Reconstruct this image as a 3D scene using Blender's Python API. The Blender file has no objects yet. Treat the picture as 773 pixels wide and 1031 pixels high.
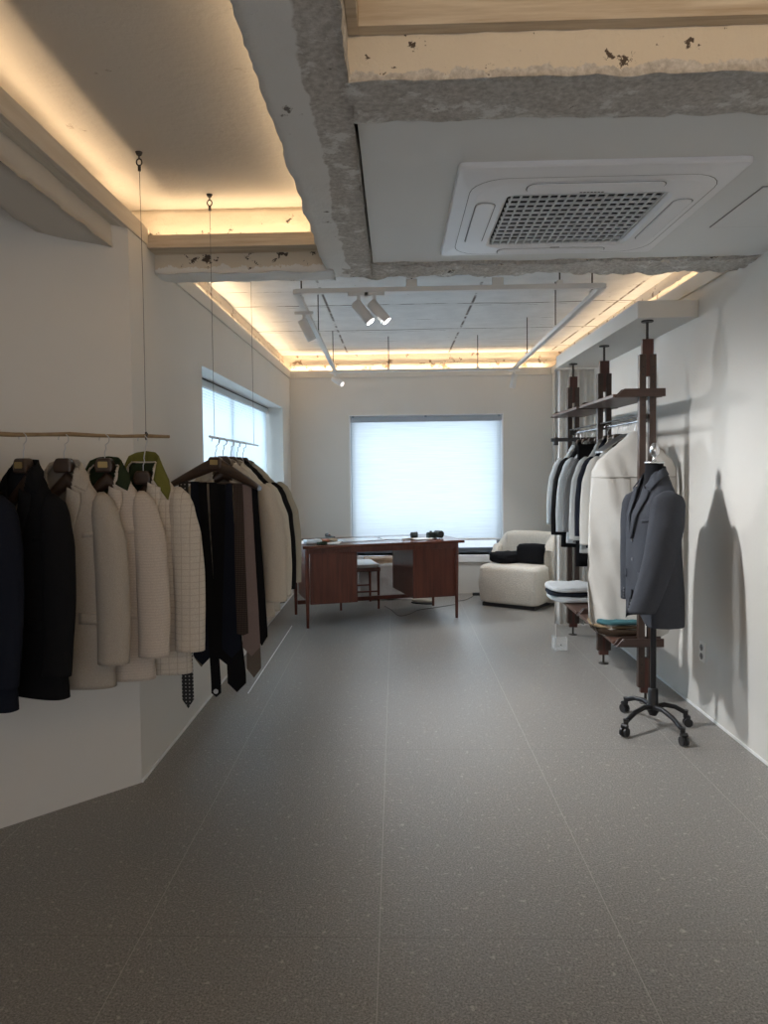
import bpy, math, random
from math import pi, sin, cos, radians as R, sqrt, hypot
from mathutils import Vector, noise, Matrix
random.seed(7)
C = bpy.context.scene.collection
SC = bpy.context.scene

# ------------------------------------------------------------------ camera
cd = bpy.data.cameras.new('camera'); cam = bpy.data.objects.new('camera', cd); C.objects.link(cam)
FPX = 735.0
cd.sensor_fit = 'VERTICAL'; cd.sensor_height = 36.0; cd.sensor_width = 27.0
cd.lens = FPX / 1031.0 * 36.0
cd.shift_x = 0.00967; cd.shift_y = -0.01277
cd.clip_start = 0.05
cam.matrix_world = Matrix.Translation((0, 0, 1.45)) @ Matrix.Rotation(R(1.7), 4, 'Z') @ Matrix.Rotation(pi/2-R(2.5), 4, 'X') @ Matrix.Rotation(-R(0.65), 4, 'Z')
SC.camera = cam

# ------------------------------------------------------------------ world, light, exposure
w = bpy.data.worlds.new('world'); SC.world = w; w.use_nodes = True
w.node_tree.nodes['Background'].inputs[0].default_value = (.80, .88, 1, 1)
w.node_tree.nodes['Background'].inputs[1].default_value = 1.0
vs = SC.view_settings
vs.view_transform = 'Standard'; vs.look = 'None'; vs.gamma = 1; vs.use_curve_mapping = False
vs.exposure = 0.32
SC.cycles.max_bounces = 8; SC.cycles.diffuse_bounces = 5; SC.cycles.sample_clamp_indirect = 6
SC.cycles.use_denoising = True
SC.cycles.transparent_max_bounces = 16

def area(name, loc, size, power, color, direction, spread=180):
    l = bpy.data.lights.new(name, 'AREA'); l.shape = 'RECTANGLE'; l.size, l.size_y = size
    l.energy = power; l.color = color; l.spread = R(spread)
    o = bpy.data.objects.new(name, l); C.objects.link(o); o.location = loc
    o.rotation_euler = Vector(direction).to_track_quat('-Z', 'Y').to_euler()
    return o
DAY = (.70, .85, 1.0); WARM = (1.0, .72, .44)
area('daylight_back_window', (.35, 8.95, 1.35), (1.9, 1.5), 23, DAY, (0, -1, 0))
area('daylight_left_window', (-1.72, 6.1, 1.35), (1.5, 3.1), 88, DAY, (1, 0, 0)).rotation_euler = (0, -pi/2, 0)
area('added_front_fill', (0.0, -3.3, 1.5), (3.6, 2.4), 9, (1.0, .80, .60), (0, 1, 0))  # warm fill lamp added behind the camera, unseen
# LED tape lights lying in the ceiling coves
def cove(name, p, q, power, d):
    p, q = Vector(p), Vector(q); m = (p+q)/2; L = (q-p).length
    l = bpy.data.lights.new(name, 'AREA'); l.shape = 'RECTANGLE'; l.size = L; l.size_y = .012
    l.energy = power*L; l.color = WARM
    o = bpy.data.objects.new(name, l); C.objects.link(o)
    x = (q-p).normalized(); z = -Vector(d).normalized(); y = z.cross(x)
    o.matrix_world = Matrix(((x.x, y.x, z.x, m.x), (x.y, y.y, z.y, m.y), (x.z, y.z, z.z, m.z), (0, 0, 0, 1)))
cove('led_bay_left', (-1.24, -2, 2.585), (-1.24, 3.5, 2.585), 1.4, (-.15, 0, 1))
cove('led_bay_beam', (-1.2, 3.585, 2.575), (-.36, 3.585, 2.575), 1.5, (0, .1, 1))
cove('led_bay_main_beam', (-.36, -2, 2.62), (-.36, 3.5, 2.62), .55, (-.3, 0, 1))
cove('led_back_left', (-1.222, 3.95, 2.548), (-1.222, 8.3, 2.548), 1.5, (-.1, 0, 1))
cove('led_back_wall', (-1.2, 8.36, 2.548), (1.72, 8.36, 2.548), 2.0, (0, .1, 1))
cove('led_back_right', (1.84, 3.95, 2.548), (1.84, 8.3, 2.548), .9, (.1, 0, 1))
cove('led_front_right', (0, .35, 2.62), (1.75, .35, 2.62), 4.4, (0, .8, .5))

# ------------------------------------------------------------------ materials
def mat(name, col, rough=.6, metal=0, var=0, vscale=6, bump=0, bscale=40, sheen=0, spec=.5, stretch=None, detail=4):
    m = bpy.data.materials.new(name); m.use_nodes = True
    nt = m.node_tree; N = nt.nodes; L = nt.links; b = N['Principled BSDF']
    b.inputs['Roughness'].default_value = rough; b.inputs['Metallic'].default_value = metal
    b.inputs['Specular IOR Level'].default_value = spec
    b.inputs['Base Color'].default_value = (*col, 1)
    if sheen: b.inputs['Sheen Weight'].default_value = sheen
    tc = N.new('ShaderNodeTexCoord'); mp = N.new('ShaderNodeMapping'); L.new(tc.outputs['Object'], mp.inputs[0])
    if stretch: mp.inputs['Scale'].default_value = stretch
    if var:
        n = N.new('ShaderNodeTexNoise'); n.inputs['Scale'].default_value = vscale; n.inputs['Detail'].default_value = detail
        L.new(mp.outputs[0], n.inputs[0])
        r = N.new('ShaderNodeValToRGB'); L.new(n.outputs[0], r.inputs[0])
        r.color_ramp.elements[0].position = .3; r.color_ramp.elements[1].position = .7
        r.color_ramp.elements[0].color = (*[max(0, c*(1-var)) for c in col], 1)
        r.color_ramp.elements[1].color = (*[min(1, c*(1+var)) for c in col], 1)
        L.new(r.outputs[0], b.inputs['Base Color'])
    if bump:
        n2 = N.new('ShaderNodeTexNoise'); n2.inputs['Scale'].default_value = bscale; n2.inputs['Detail'].default_value = 5
        L.new(mp.outputs[0], n2.inputs[0])
        bp = N.new('ShaderNodeBump'); bp.inputs['Strength'].default_value = bump; bp.inputs['Distance'].default_value = .01
        L.new(n2.outputs[0], bp.inputs['Height']); L.new(bp.outputs[0], b.inputs['Normal'])
    return m
def emit(name, col, s):
    m = bpy.data.materials.new(name); m.use_nodes = True; N = m.node_tree.nodes; N.clear()
    e = N.new('ShaderNodeEmission'); e.inputs[0].default_value = (*col, 1); e.inputs[1].default_value = s
    o = N.new('ShaderNodeOutputMaterial'); m.node_tree.links.new(e.outputs[0], o.inputs[0]); return m
def mathn(nt, op, a, b=None, c=None):
    n = nt.nodes.new('ShaderNodeMath'); n.operation = op
    for i, v in enumerate((a, b, c)):
        if v is None: continue
        if isinstance(v, (int, float)): n.inputs[i].default_value = v
        else: nt.links.new(v, n.inputs[i])
    return n.outputs[0]
def mixc(nt, f, a, b):
    n = nt.nodes.new('ShaderNodeMix'); n.data_type = 'RGBA'
    if isinstance(f, (int, float)): n.inputs[0].default_value = f
    else: nt.links.new(f, n.inputs[0])
    for i, v in ((6, a), (7, b)):
        if isinstance(v, tuple): n.inputs[i].default_value = (*v, 1)
        else: nt.links.new(v, n.inputs[i])
    return n.outputs[2]
def noisen(nt, vec, scale, detail=4, rough=.5):
    n = nt.nodes.new('ShaderNodeTexNoise'); n.inputs['Scale'].default_value = scale; n.inputs['Detail'].default_value = detail
    n.inputs['Roughness'].default_value = rough
    nt.links.new(vec, n.inputs[0]); return n.outputs[0]
def base(name, rough=.6):
    m = bpy.data.materials.new(name); m.use_nodes = True; nt = m.node_tree
    b = nt.nodes['Principled BSDF']; b.inputs['Roughness'].default_value = rough
    tc = nt.nodes.new('ShaderNodeTexCoord'); sp = nt.nodes.new('ShaderNodeSeparateXYZ'); nt.links.new(tc.outputs['Object'], sp.inputs[0])
    return m, nt, b, tc.outputs['Object'], sp.outputs
def ramp(nt, v, lo, hi):
    n = nt.nodes.new('ShaderNodeMapRange'); nt.links.new(v, n.inputs[0]); n.inputs[1].default_value = lo; n.inputs[2].default_value = hi
    return n.outputs[0]
def bumpn(nt, b, h, strength, dist=.01):
    bp = nt.nodes.new('ShaderNodeBump'); bp.inputs['Strength'].default_value = strength; bp.inputs['Distance'].default_value = dist
    nt.links.new(h, bp.inputs['Height']); nt.links.new(bp.outputs[0], b.inputs['Normal'])

def floor_mat():
    m, nt, b, V, (x, y, z) = base('grey_porcelain_tile'); b.inputs['Specular IOR Level'].default_value = .5
    def line(c, off, per, wd):
        a = mathn(nt, 'ADD', c, off); a = mathn(nt, 'DIVIDE', a, per); a = mathn(nt, 'ADD', a, 50.0)
        f = mathn(nt, 'FRACT', a); f = mathn(nt, 'SUBTRACT', f, .5); f = mathn(nt, 'ABSOLUTE', f)
        return mathn(nt, 'GREATER_THAN', f, .5-wd/per)
    gx = line(x, .064, .742, .0014); gy = line(y, -2.189, 1.5, .0017)
    g = mathn(nt, 'MAXIMUM', gx, gy)
    fine = noisen(nt, V, 150, 4, .75); mid = noisen(nt, V, 45, 3, .6); big = noisen(nt, V, 1.4, 3)
    c = mixc(nt, ramp(nt, fine, .38, .66), (.128, .119, .108), (.41, .39, .362))
    c = mixc(nt, ramp(nt, mid, .60, .72), c, (.48, .445, .40))
    c = mixc(nt, mathn(nt, 'MULTIPLY', ramp(nt, big, .3, .7),   .18), c, (.20, .19, .175))
    c = mixc(nt, mathn(nt, 'MULTIPLY', g, .6), c, mixc(nt, gy, (.50, .47, .43), (.13, .12, .11)))
    nt.links.new(c, b.inputs['Base Color'])
    r = mathn(nt, 'MULTIPLY', fine, .2); r = mathn(nt, 'ADD', r, .28); nt.links.new(r, b.inputs['Roughness'])
    bumpn(nt, b, mathn(nt, 'SUBTRACT', fine, g), .3, .004)
    return m
def wood(name, c1, c2, axis='X', scale=6, rough=.4):
    m, nt, b, V, _ = base(name, rough)
    mp = nt.nodes.new('ShaderNodeMapping'); nt.links.new(V, mp.inputs[0])
    s = {'X': (.6, 9, 9), 'Y': (9, .6, 9), 'Z': (9, 9, .6)}[axis]; mp.inputs['Scale'].default_value = s
    n = noisen(nt, mp.outputs[0], scale, 5, .6)
    c = mixc(nt, ramp(nt, n, .3, .7), c1, c2)
    nt.links.new(c, b.inputs['Base Color']); bumpn(nt, b, n, .12)
    return m
def grid_fabric(name, col, dark, px, pz, lw=.12, amt=1.0, bump=.5):
    m, nt, b, V, (x, y, z) = base(name, .92); b.inputs['Specular IOR Level'].default_value = .15
    out = None
    for c, p in ((x, px), (z, pz)):
        if not p: continue
        f = mathn(nt, 'FRACT', mathn(nt, 'ADD', mathn(nt, 'DIVIDE', c, p), 50.0))
        g = mathn(nt, 'LESS_THAN', f, lw); out = g if out is None else mathn(nt, 'MAXIMUM', out, g)
    n = noisen(nt, V, 260, 2)
    base_c = mixc(nt, ramp(nt, n, .3, .7), tuple(c*.86 for c in col), tuple(min(1, c*1.08) for c in col))
    c = mixc(nt, mathn(nt, 'MULTIPLY', out, amt), base_c, dark)
    nt.links.new(c, b.inputs['Base Color']); bumpn(nt, b, mathn(nt, 'ADD', out, mathn(nt, 'MULTIPLY', n, .5)), bump, .003)
    return m
def cloth(name, col, var=.1):
    m, nt, b, V, _ = base(name, .95); b.inputs['Specular IOR Level'].default_value = .12
    n = noisen(nt, V, 350, 2); k = noisen(nt, V, 7, 3)
    c = mixc(nt, ramp(nt, n, .3, .7), tuple(c*(1-var) for c in col), tuple(min(1, c*(1+var)) for c in col))
    nt.links.new(c, b.inputs['Base Color'])
    bumpn(nt, b, mathn(nt, 'ADD', mathn(nt, 'MULTIPLY', n, .15), k), .35, .02)
    return m
def plaster(name, col, dark, thr=.66, bump=.4, spots=9):
    """painted rough plaster with small chips and pits"""
    m, nt, b, V, _ = base(name, .85)
    n = noisen(nt, V, spots, 6, .65); k = noisen(nt, V, 38, 4, .6)
    c = mixc(nt, ramp(nt, n, thr, thr+.05), col, dark)
    nt.links.new(c, b.inputs['Base Color']); bumpn(nt, b, mathn(nt, 'ADD', n, mathn(nt, 'MULTIPLY', k, .4)), bump, .012)
    return m
def beam_mat(name, left_pale_x=None, paint_face=None):
    """raw concrete; paint stays on a strip (x below a ragged line) and / or above a ragged height"""
    m, nt, b, V, (x, y, z) = base(name, .93)
    b.inputs['Specular IOR Level'].default_value = .1
    n = noisen(nt, V, 9, 6, .7); k = noisen(nt, V, 55, 4, .7); h = noisen(nt, V, 3.2, 5, .6)
    conc = mixc(nt, ramp(nt, k, .35, .68), (.42, .395, .36), (.68, .65, .61))
    conc = mixc(nt, ramp(nt, n, .55, .62), conc, (.76, .75, .72))
    conc = mixc(nt, ramp(nt, n, .33, .30), conc, (.10, .085, .07))
    c = conc
    if left_pale_x is not None:
        f = mathn(nt, 'SUBTRACT', left_pale_x, x); f = mathn(nt, 'ADD', f, mathn(nt, 'MULTIPLY', mathn(nt, 'SUBTRACT', h, .5), .12))
        pale = mixc(nt, ramp(nt, n, .66, .70), (.80, .795, .77), (.20, .18, .16))
        c = mixc(nt, ramp(nt, f, -.002, .004), c, pale)
    if paint_face is not None:
        f = mathn(nt, 'SUBTRACT', z, paint_face); f = mathn(nt, 'ADD', f, mathn(nt, 'MULTIPLY', mathn(nt, 'SUBTRACT', n, .5), .12))
        pt = mixc(nt, ramp(nt, n, .60, .615), (.68, .61, .50), (.10, .08, .065))
        c = mixc(nt, ramp(nt, f, -.002, .003), c, pt)
    nt.links.new(c, b.inputs['Base Color'])
    bumpn(nt, b, mathn(nt, 'ADD', n, mathn(nt, 'MULTIPLY', k, .35)), .6, .012)
    return m
def board_ceiling():
    m, nt, b, V, (x, y, z) = base('whitewashed_board_marked_concrete', .9)
    n = noisen(nt, V, 5, 5, .6); w_ = noisen(nt, V, 1.6, 3)
    yy = mathn(nt, 'ADD', y, mathn(nt, 'MULTIPLY', mathn(nt, 'SUBTRACT', w_, .5), .10))
    def line(c, off, per, wd):
        f = mathn(nt, 'FRACT', mathn(nt, 'ADD', mathn(nt, 'DIVIDE', mathn(nt, 'ADD', c, off), per), 50.0))
        f = mathn(nt, 'ABSOLUTE', mathn(nt, 'SUBTRACT', f, .5)); return ramp(nt, f, .5-wd/per, .5-wd/per*.3)
    l1 = line(yy, -5.87, 1.07, .016); l2 = mathn(nt, 'MULTIPLY', line(yy, -5.4, .54, .008), ramp(nt, n, .5, .6))
    l3 = mathn(nt, 'MULTIPLY', line(x, -.62, 1.15, .014), ramp(nt, n, .42, .52))
    l = mathn(nt, 'MAXIMUM', mathn(nt, 'MAXIMUM', mathn(nt, 'MULTIPLY', l1, ramp(nt, n, .36, .5)), l2), l3)
    ch = ramp(nt, noisen(nt, V, 14, 5, .7), .68, .73)
    l = mathn(nt, 'MAXIMUM', l, mathn(nt, 'MULTIPLY', ch, .6))
    c = mixc(nt, ramp(nt, n, .3, .7), (.70, .71, .71), (.82, .83, .83)); c = mixc(nt, l, c, (.15, .135, .12))
    nt.links.new(c, b.inputs['Base Color']); bumpn(nt, b, mathn(nt, 'SUBTRACT', n, l), .5, .01)
    return m
def blind_mat(name, col, rough_lines=True, sheer=.12, trans=.8):
    m = bpy.data.materials.new(name); m.use_nodes = True; nt = m.node_tree; N = nt.nodes; N.clear(); L = nt.links
    tc = N.new('ShaderNodeTexCoord'); mp = N.new('ShaderNodeMapping'); L.new(tc.outputs['Object'], mp.inputs[0]); mp.inputs['Scale'].default_value = (.8, 1, 34)
    n = noisen(nt, mp.outputs[0], 3, 6, .7)
    c = mixc(nt, ramp(nt, n, .3, .72) if rough_lines else 0.0, col, tuple(v*.80 for v in col))
    t = N.new('ShaderNodeBsdfTranslucent'); d = N.new('ShaderNodeBsdfDiffuse'); tr = N.new('ShaderNodeBsdfTransparent')
    L.new(c, t.inputs[0]); L.new(c, d.inputs[0])
    m1 = N.new('ShaderNodeMixShader'); m1.inputs[0].default_value = trans; L.new(d.outputs[0], m1.inputs[1]); L.new(t.outputs[0], m1.inputs[2])
    m2 = N.new('ShaderNodeMixShader'); m2.inputs[0].default_value = sheer; L.new(m1.outputs[0], m2.inputs[1]); L.new(tr.outputs[0], m2.inputs[2])
    o = N.new('ShaderNodeOutputMaterial'); L.new(m2.outputs[0], o.inputs[0]); return m
def glass_mat():
    m = bpy.data.materials.new('window_glass'); m.use_nodes = True; nt = m.node_tree; N = nt.nodes; N.clear(); L = nt.links
    tr = N.new('ShaderNodeBsdfTransparent'); tr.inputs[0].default_value = (.93, .96, .97, 1); g = N.new('ShaderNodeBsdfGlossy'); g.inputs[1].default_value = .02
    fr = N.new('ShaderNodeFresnel'); mx = N.new('ShaderNodeMixShader'); L.new(fr.outputs[0], mx.inputs[0]); L.new(tr.outputs[0], mx.inputs[1]); L.new(g.outputs[0], mx.inputs[2])
    o = N.new('ShaderNodeOutputMaterial'); L.new(mx.outputs[0], o.inputs[0]); return m
def dots_mat(name, col, dot, per=.018, r=.003):
    m, nt, b, V, (x, y, z) = base(name, .6)
    def cell(c, p): return mathn(nt, 'SUBTRACT', mathn(nt, 'FRACT', mathn(nt, 'ADD', mathn(nt, 'DIVIDE', c, p), 50.0)), .5)
    a, c_ = cell(x, per), cell(z, per)
    d = mathn(nt, 'ADD', mathn(nt, 'MULTIPLY', a, a), mathn(nt, 'MULTIPLY', c_, c_))
    nt.links.new(mixc(nt, mathn(nt, 'LESS_THAN', d, (r/per)**2), col, dot), b.inputs['Base Color']); return m

M = dict(
    floor=floor_mat(),
    wall=mat('warm_white_paint', (.70, .675, .63), .75, var=.02, vscale=2, bump=.04, bscale=60),
    trimp=mat('warm_white_trim', (.66, .63, .58), .6, var=.02),
    slab=plaster('cream_plaster_slab', (.62, .58, .52), (.30, .24, .19), .665, .5, 7),
    covewall=plaster('cove_rough_plaster', (.70, .62, .52), (.28, .20, .14), .58, .7, 11),
    panel=mat('white_ceiling_board', (.80, .81, .80), .7, var=.02, vscale=1.5),
    pboard=wood('cream_painted_board', (.66, .58, .46), (.42, .33, .23), 'X', 5, .6),
    pboardy=wood('cream_painted_board_lengthwise', (.66, .60, .51), (.56, .49, .40), 'Y', 5, .6),
    mainbeam=beam_mat('main_beam_concrete', left_pale_x=-.225),
    beamB=beam_mat('far_beam_concrete', left_pale_x=-.30, paint_face=2.455),
    beamA=beam_mat('near_beam_concrete', paint_face=2.455),
    beamL=plaster('left_beam_plaster', (.60, .56, .50), (.30, .25, .2), .66, .5, 7),
    ceil=board_ceiling(),
    acw=mat('white_plastic', (.87, .88, .90), .35), acg=mat('grille_white_plastic', (.72, .74, .76), .4),
    dark=mat('dark_void', (.03, .03, .032), .9), seam=mat('grey_seam', (.25, .25, .25), .7),
    mark=mat('grey_badge_print', (.12, .12, .13), .5),
    track=mat('white_powder_coat', (.74, .73, .71), .45),
    chrome=mat('chrome', (.75, .75, .76), .18, 1), steel=mat('brushed_steel', (.55, .55, .56), .35, 1),
    wire=mat('steel_wire', (.22, .20, .18), .5, .4), iron=mat('dark_iron', (.06, .055, .05), .5, .6),
    rodwood=wood('peeled_branch_wood', (.34, .24, .13), (.22, .14, .07), 'X', 4, .6),
    hang=wood('dark_walnut_hanger', (.060, .036, .022), (.035, .020, .013), 'X', 6, .35),
    gold=mat('brass_plate', (.42, .31, .13), .4, .7),
    post=wood('dark_walnut_post', (.070, .040, .028), (.040, .022, .016), 'Z', 5, .4),
    postc=wood('reddish_walnut_block', (.110, .038, .026), (.065, .022, .016), 'Z', 5, .4),
    shelf=wood('walnut_shelf', (.13, .070, .050), (.085, .042, .030), 'Y', 5, .35),
    shelfx=wood('walnut_bracket', (.075, .040, .030), (.045, .024, .018), 'X', 5, .4),
    desk=wood('rosewood_desk', (.15, .040, .022), (.075, .020, .012), 'Z', 4, .28),
    desktop=wood('rosewood_desk_top', (.16, .050, .030), (.09, .028, .016), 'X', 4, .22),
    boucle=mat('cream_boucle', (.74, .69, .61), .95, var=.10, vscale=90, bump=.8, bscale=120, spec=.1),
    blackcloth=cloth('black_cloth', (.012, .012, .014)), paper=mat('white_paper', (.80, .80, .79), .6),
    glass=glass_mat(), frame=mat('grey_window_frame', (.20, .23, .27), .4, .3), sill=mat('white_sill', (.85, .85, .85), .4),
    curtain=mat('light_grey_curtain', (.76, .74, .70), .9, var=.04, vscale=20, bump=.1),
    blkplastic=mat('black_plastic', (.014, .014, .016), .38), blkmetal=mat('black_metal', (.018, .018, .02), .35, .5),
    outlet=mat('outlet_plastic', (.82, .82, .80), .35),
)
for k_ in ('ceil', 'covewall', 'slab'): pass

# ------------------------------------------------------------------ mesh builder
class MB:
    def __init__(s): s.v = []; s.f = []; s.sm = []
    def add(s, vs_, fs, smooth=False):
        o = len(s.v); s.v += [tuple(v) for v in vs_]; s.f += [tuple(i+o for i in f) for f in fs]; s.sm += [smooth]*len(fs); return s
    def box(s, x0, x1, y0, y1, z0, z1):
        x0, x1 = sorted((x0, x1)); y0, y1 = sorted((y0, y1)); z0, z1 = sorted((z0, z1))
        return s.add([(x0,y0,z0),(x1,y0,z0),(x1,y1,z0),(x0,y1,z0),(x0,y0,z1),(x1,y0,z1),(x1,y1,z1),(x0,y1,z1)],
                     [(0,3,2,1),(4,5,6,7),(0,1,5,4),(1,2,6,5),(2,3,7,6),(3,0,4,7)])
    def prism(s, poly, a, b, axis='z'):
        """poly of 2D points (counter-clockwise), extruded from a to b along the axis"""
        mk = {'z': lambda p, t: (p[0], p[1], t), 'y': lambda p, t: (p[0], t, p[1]), 'x': lambda p, t: (t, p[0], p[1])}[axis]
        n = len(poly); v = [mk(p, a) for p in poly]+[mk(p, b) for p in poly]
        return s.add(v, [tuple(range(n))[::-1], tuple(range(n, 2*n))]+[(i, (i+1) % n, (i+1) % n+n, i+n) for i in range(n)])
    def tube(s, pts, r, n=8, cap=True):
        pts = [Vector(p) for p in pts]; rs = r if isinstance(r, (list, tuple)) else [r]*len(pts)
        up = None; rings = []
        for i, p in enumerate(pts):
            t = (pts[min(i+1, len(pts)-1)]-pts[max(i-1, 0)]).normalized()
            if up is None: up = Vector((0, 0, 1)) if abs(t.z) < .9 else Vector((1, 0, 0))
            a = (up-t*up.dot(t)).normalized(); b = t.cross(a); up = a
            rings.append([p+a*cos(2*pi*k/n)*rs[i]+b*sin(2*pi*k/n)*rs[i] for k in range(n)])
        v = [q for rg in rings for q in rg]
        f = [(i*n+k, i*n+(k+1) % n, (i+1)*n+(k+1) % n, (i+1)*n+k) for i in range(len(pts)-1) for k in range(n)]
        s.add(v, f, True)
        if cap: s.add(rings[0], [tuple(range(n))[::-1]]); s.add(rings[-1], [tuple(range(n))])
        return s
    def lathe(s, prof, c=(0, 0), n=20, cap=True):
        v = [(c[0]+r*cos(2*pi*k/n), c[1]+r*sin(2*pi*k/n), z) for r, z in prof for k in range(n)]
        f = [(i*n+k, i*n+(k+1) % n, (i+1)*n+(k+1) % n, (i+1)*n+k) for i in range(len(prof)-1) for k in range(n)]
        s.add(v, f, True)
        if cap: s.add(v[:n], [tuple(range(n))[::-1]]); s.add(v[-n:], [tuple(range(n))])
        return s
    def grid(s, fn, nu, nv, smooth=True, keep=None, closeu=False):
        v = [fn(i/nu, j/nv) for j in range(nv+1) for i in range(nu if closeu else nu+1)]
        W = nu if closeu else nu+1; f = []
        for j in range(nv):
            for i in range(nu):
                q = (j*W+i, j*W+(i+1) % W, (j+1)*W+(i+1) % W, (j+1)*W+i)
                if keep:
                    c = sum((Vector(v[k]) for k in q), Vector())/4
                    if not keep(c, (i+.5)/nu, (j+.5)/nv): continue
                f.append(q)
        return s.add(v, f, smooth)
    def rough(s, x0, x1, y0, y1, z0, z1, res=.03, amp=.01, freq=9, seed=0):
        nx, ny, nz = [max(1, round(abs(b-a)/res)) for a, b in ((x0, x1), (y0, y1), (z0, z1))]
        def d(p):
            p = Vector(p); q = p*freq+Vector((seed*7.3, seed*3.1, 0))
            e = noise.noise_vector(q)+.5*noise.noise_vector(q*2.3)+.3*noise.noise_vector(q*5.1)
            return p+e*amp
        L = lambda a, b, t: a+(b-a)*t
        sd = [lambda u, v: d((L(x0, x1, u), L(y0, y1, v), z0)), lambda u, v: d((L(x0, x1, u), L(y0, y1, v), z1)),
              lambda u, v: d((L(x0, x1, u), y0, L(z0, z1, v))), lambda u, v: d((L(x0, x1, u), y1, L(z0, z1, v))),
              lambda u, v: d((x0, L(y0, y1, u), L(z0, z1, v))), lambda u, v: d((x1, L(y0, y1, u), L(z0, z1, v)))]
        for fn, (a, b) in zip(sd, ((nx, ny), (nx, ny), (nx, nz), (nx, nz), (ny, nz), (ny, nz))): s.grid(fn, a, b, True)
        return s
    def build(s, name, m, parent=None, bevel=0, solid=0, subsurf=0, weld=False):
        me = bpy.data.meshes.new(name); me.from_pydata(s.v, [], s.f); me.update()
        me.polygons.foreach_set('use_smooth', s.sm)
        for mm in (m if isinstance(m, list) else [m]): me.materials.append(M[mm] if isinstance(mm, str) else mm)
        o = bpy.data.objects.new(name, me); C.objects.link(o)
        if parent: o.parent = parent
        if weld: q = o.modifiers.new('w', 'WELD'); q.merge_threshold = .0005
        if solid: q = o.modifiers.new('s', 'SOLIDIFY'); q.thickness = solid; q.offset = 0
        if bevel: q = o.modifiers.new('b', 'BEVEL'); q.width = bevel; q.segments = 2; q.limit_method = 'ANGLE'
        if subsurf: q = o.modifiers.new('u', 'SUBSURF'); q.levels = subsurf; q.render_levels = subsurf
        return o
def tag(o, label=None, cat=None, group=None, kind=None):
    if label: o['label'] = label
    if cat: o['category'] = cat
    if group: o['group'] = group
    if kind: o['kind'] = kind
    return o
def empty(name, loc, label=None, cat=None, rz=0, group=None):
    o = bpy.data.objects.new(name, None); C.objects.link(o); o.location = loc; o.rotation_euler = (0, 0, rz); o.empty_display_size = .05
    return tag(o, label, cat, group)
def struct(mb, name, m, parent=None, label=None, **k):
    o = mb.build(name, m, parent, **k)
    if not parent: o['kind'] = 'structure'
    if label: o['label'] = label
    return o
def kids(o): return [c for c in bpy.data.objects if c.parent == o]
def copy_tree(o, parent=None):
    c = o.copy(); C.objects.link(c)
    if parent: c.parent = parent; c.matrix_parent_inverse = o.matrix_parent_inverse
    for ch in kids(o): copy_tree(ch, c)
    return c

XL, XR, YB, ZT, ZS = -1.19, 1.77, 8.3, 2.54, 2.74
# ------------------------------------------------------------------ setting
struct(MB().box(-2.75, 2.0, -3.0, 8.6, -.06, 0), 'floor', 'floor', label='grey speckled porcelain tile floor')
# back wall with window opening x -.52..1.22, z .44..2.04
wx0, wx1, wz0, wz1 = -.522, 1.222, .44, 2.04
b = MB().box(-1.6, wx0, YB, YB+.05, 0, ZT).box(wx1, 2.0, YB, YB+.05, 0, ZT).box(wx0, wx1, YB, YB+.05, 0, wz0).box(wx0, wx1, YB, YB+.05, wz1, ZT)
b.box(-1.6, wx0, YB+.05, YB+.12, 0, ZT).box(wx1, 2.0, YB+.05, YB+.12, 0, ZT).box(wx0, wx1, YB+.05, YB+.12, 0, wz0).box(wx0, wx1, YB+.05, YB+.12, wz1, ZT)
wb = struct(b, 'wall_back', 'wall', label='warm white back wall around the big window')
b = MB().box(-1.6, wx0, YB+.12, YB+.3, 0, ZS).box(wx1, 2.0, YB+.12, YB+.3, 0, ZS).box(wx0, wx1, YB+.12, YB+.3, 0, wz0).box(wx0, wx1, YB+.12, YB+.3, wz1, ZS)
struct(b, 'wall_back_outer', 'covewall', label='rough plaster of the outer wall in the back cove')
# left wall, window opening y 4.5..7.76, z .5..2.1
ly0, ly1, lz0, lz1 = 4.5, 7.76, .45, 2.10
b = MB()
for xa, xb, zt in ((XL-.10, XL, ZT),):
    b.box(xa, xb, 3.294, ly0, 0, zt).box(xa, xb, ly1, YB, 0, zt).box(xa, xb, ly0, ly1, 0, lz0).box(xa, xb, ly0, ly1, lz1, zt)
struct(b, 'wall_left', 'wall', label='warm white left wall with a deep window recess')
b = MB()
b.box(XL-.34, XL-.10, 3.7, ly0, 0, ZS).box(XL-.34, XL-.10, ly1, YB+.2, 0, ZS).box(XL-.34, XL-.10, ly0, ly1, 0, lz0).box(XL-.34, XL-.10, ly0, ly1, lz1, ZS)
struct(b, 'wall_left_outer', 'covewall', label='rough plaster of the outer wall in the left cove')
struct(MB().box(XL-.32, XL-.16, -3, 3.72, 2.535, ZS), 'wall_left_front', 'covewall', label='plaster wall above the near left cove')
# slanting wall
p0 = Vector((-1.19, 3.294)); dr = Vector((-.699, -.715)); nr = Vector((-.715, .699)); p1 = p0+dr*2.1
q0, q1 = p0+nr*.14, p1+nr*.14
struct(MB().prism([p0, q0, q1, p1], 0, 2.545), 'wall_slanting', 'wall', label='slanting warm white wall at the near left')
struct(MB().box(p1.x-.12, p1.x, -3, p1.y+.1, 0, 2.74), 'wall_side', 'wall')
struct(MB().box(p1.x-.2, -1.25, -3, 3.7, 2.545, 2.60), 'ceiling_side', 'slab')
# right wall
struct(MB().box(XR, XR+.08, -3, YB, 0, ZT), 'wall_right', 'wall', label='long smooth white right wall')
struct(MB().box(XR+.12, XR+.24, -3, YB+.3, 0, ZS), 'wall_right_outer', 'covewall', label='rough plaster of the outer wall in the right cove')
struct(MB().box(XR+.08, XR+.12, -3, YB, 2.44, 2.50), 'trim_5', 'trimp', label='ledge inside the right cove')
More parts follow.
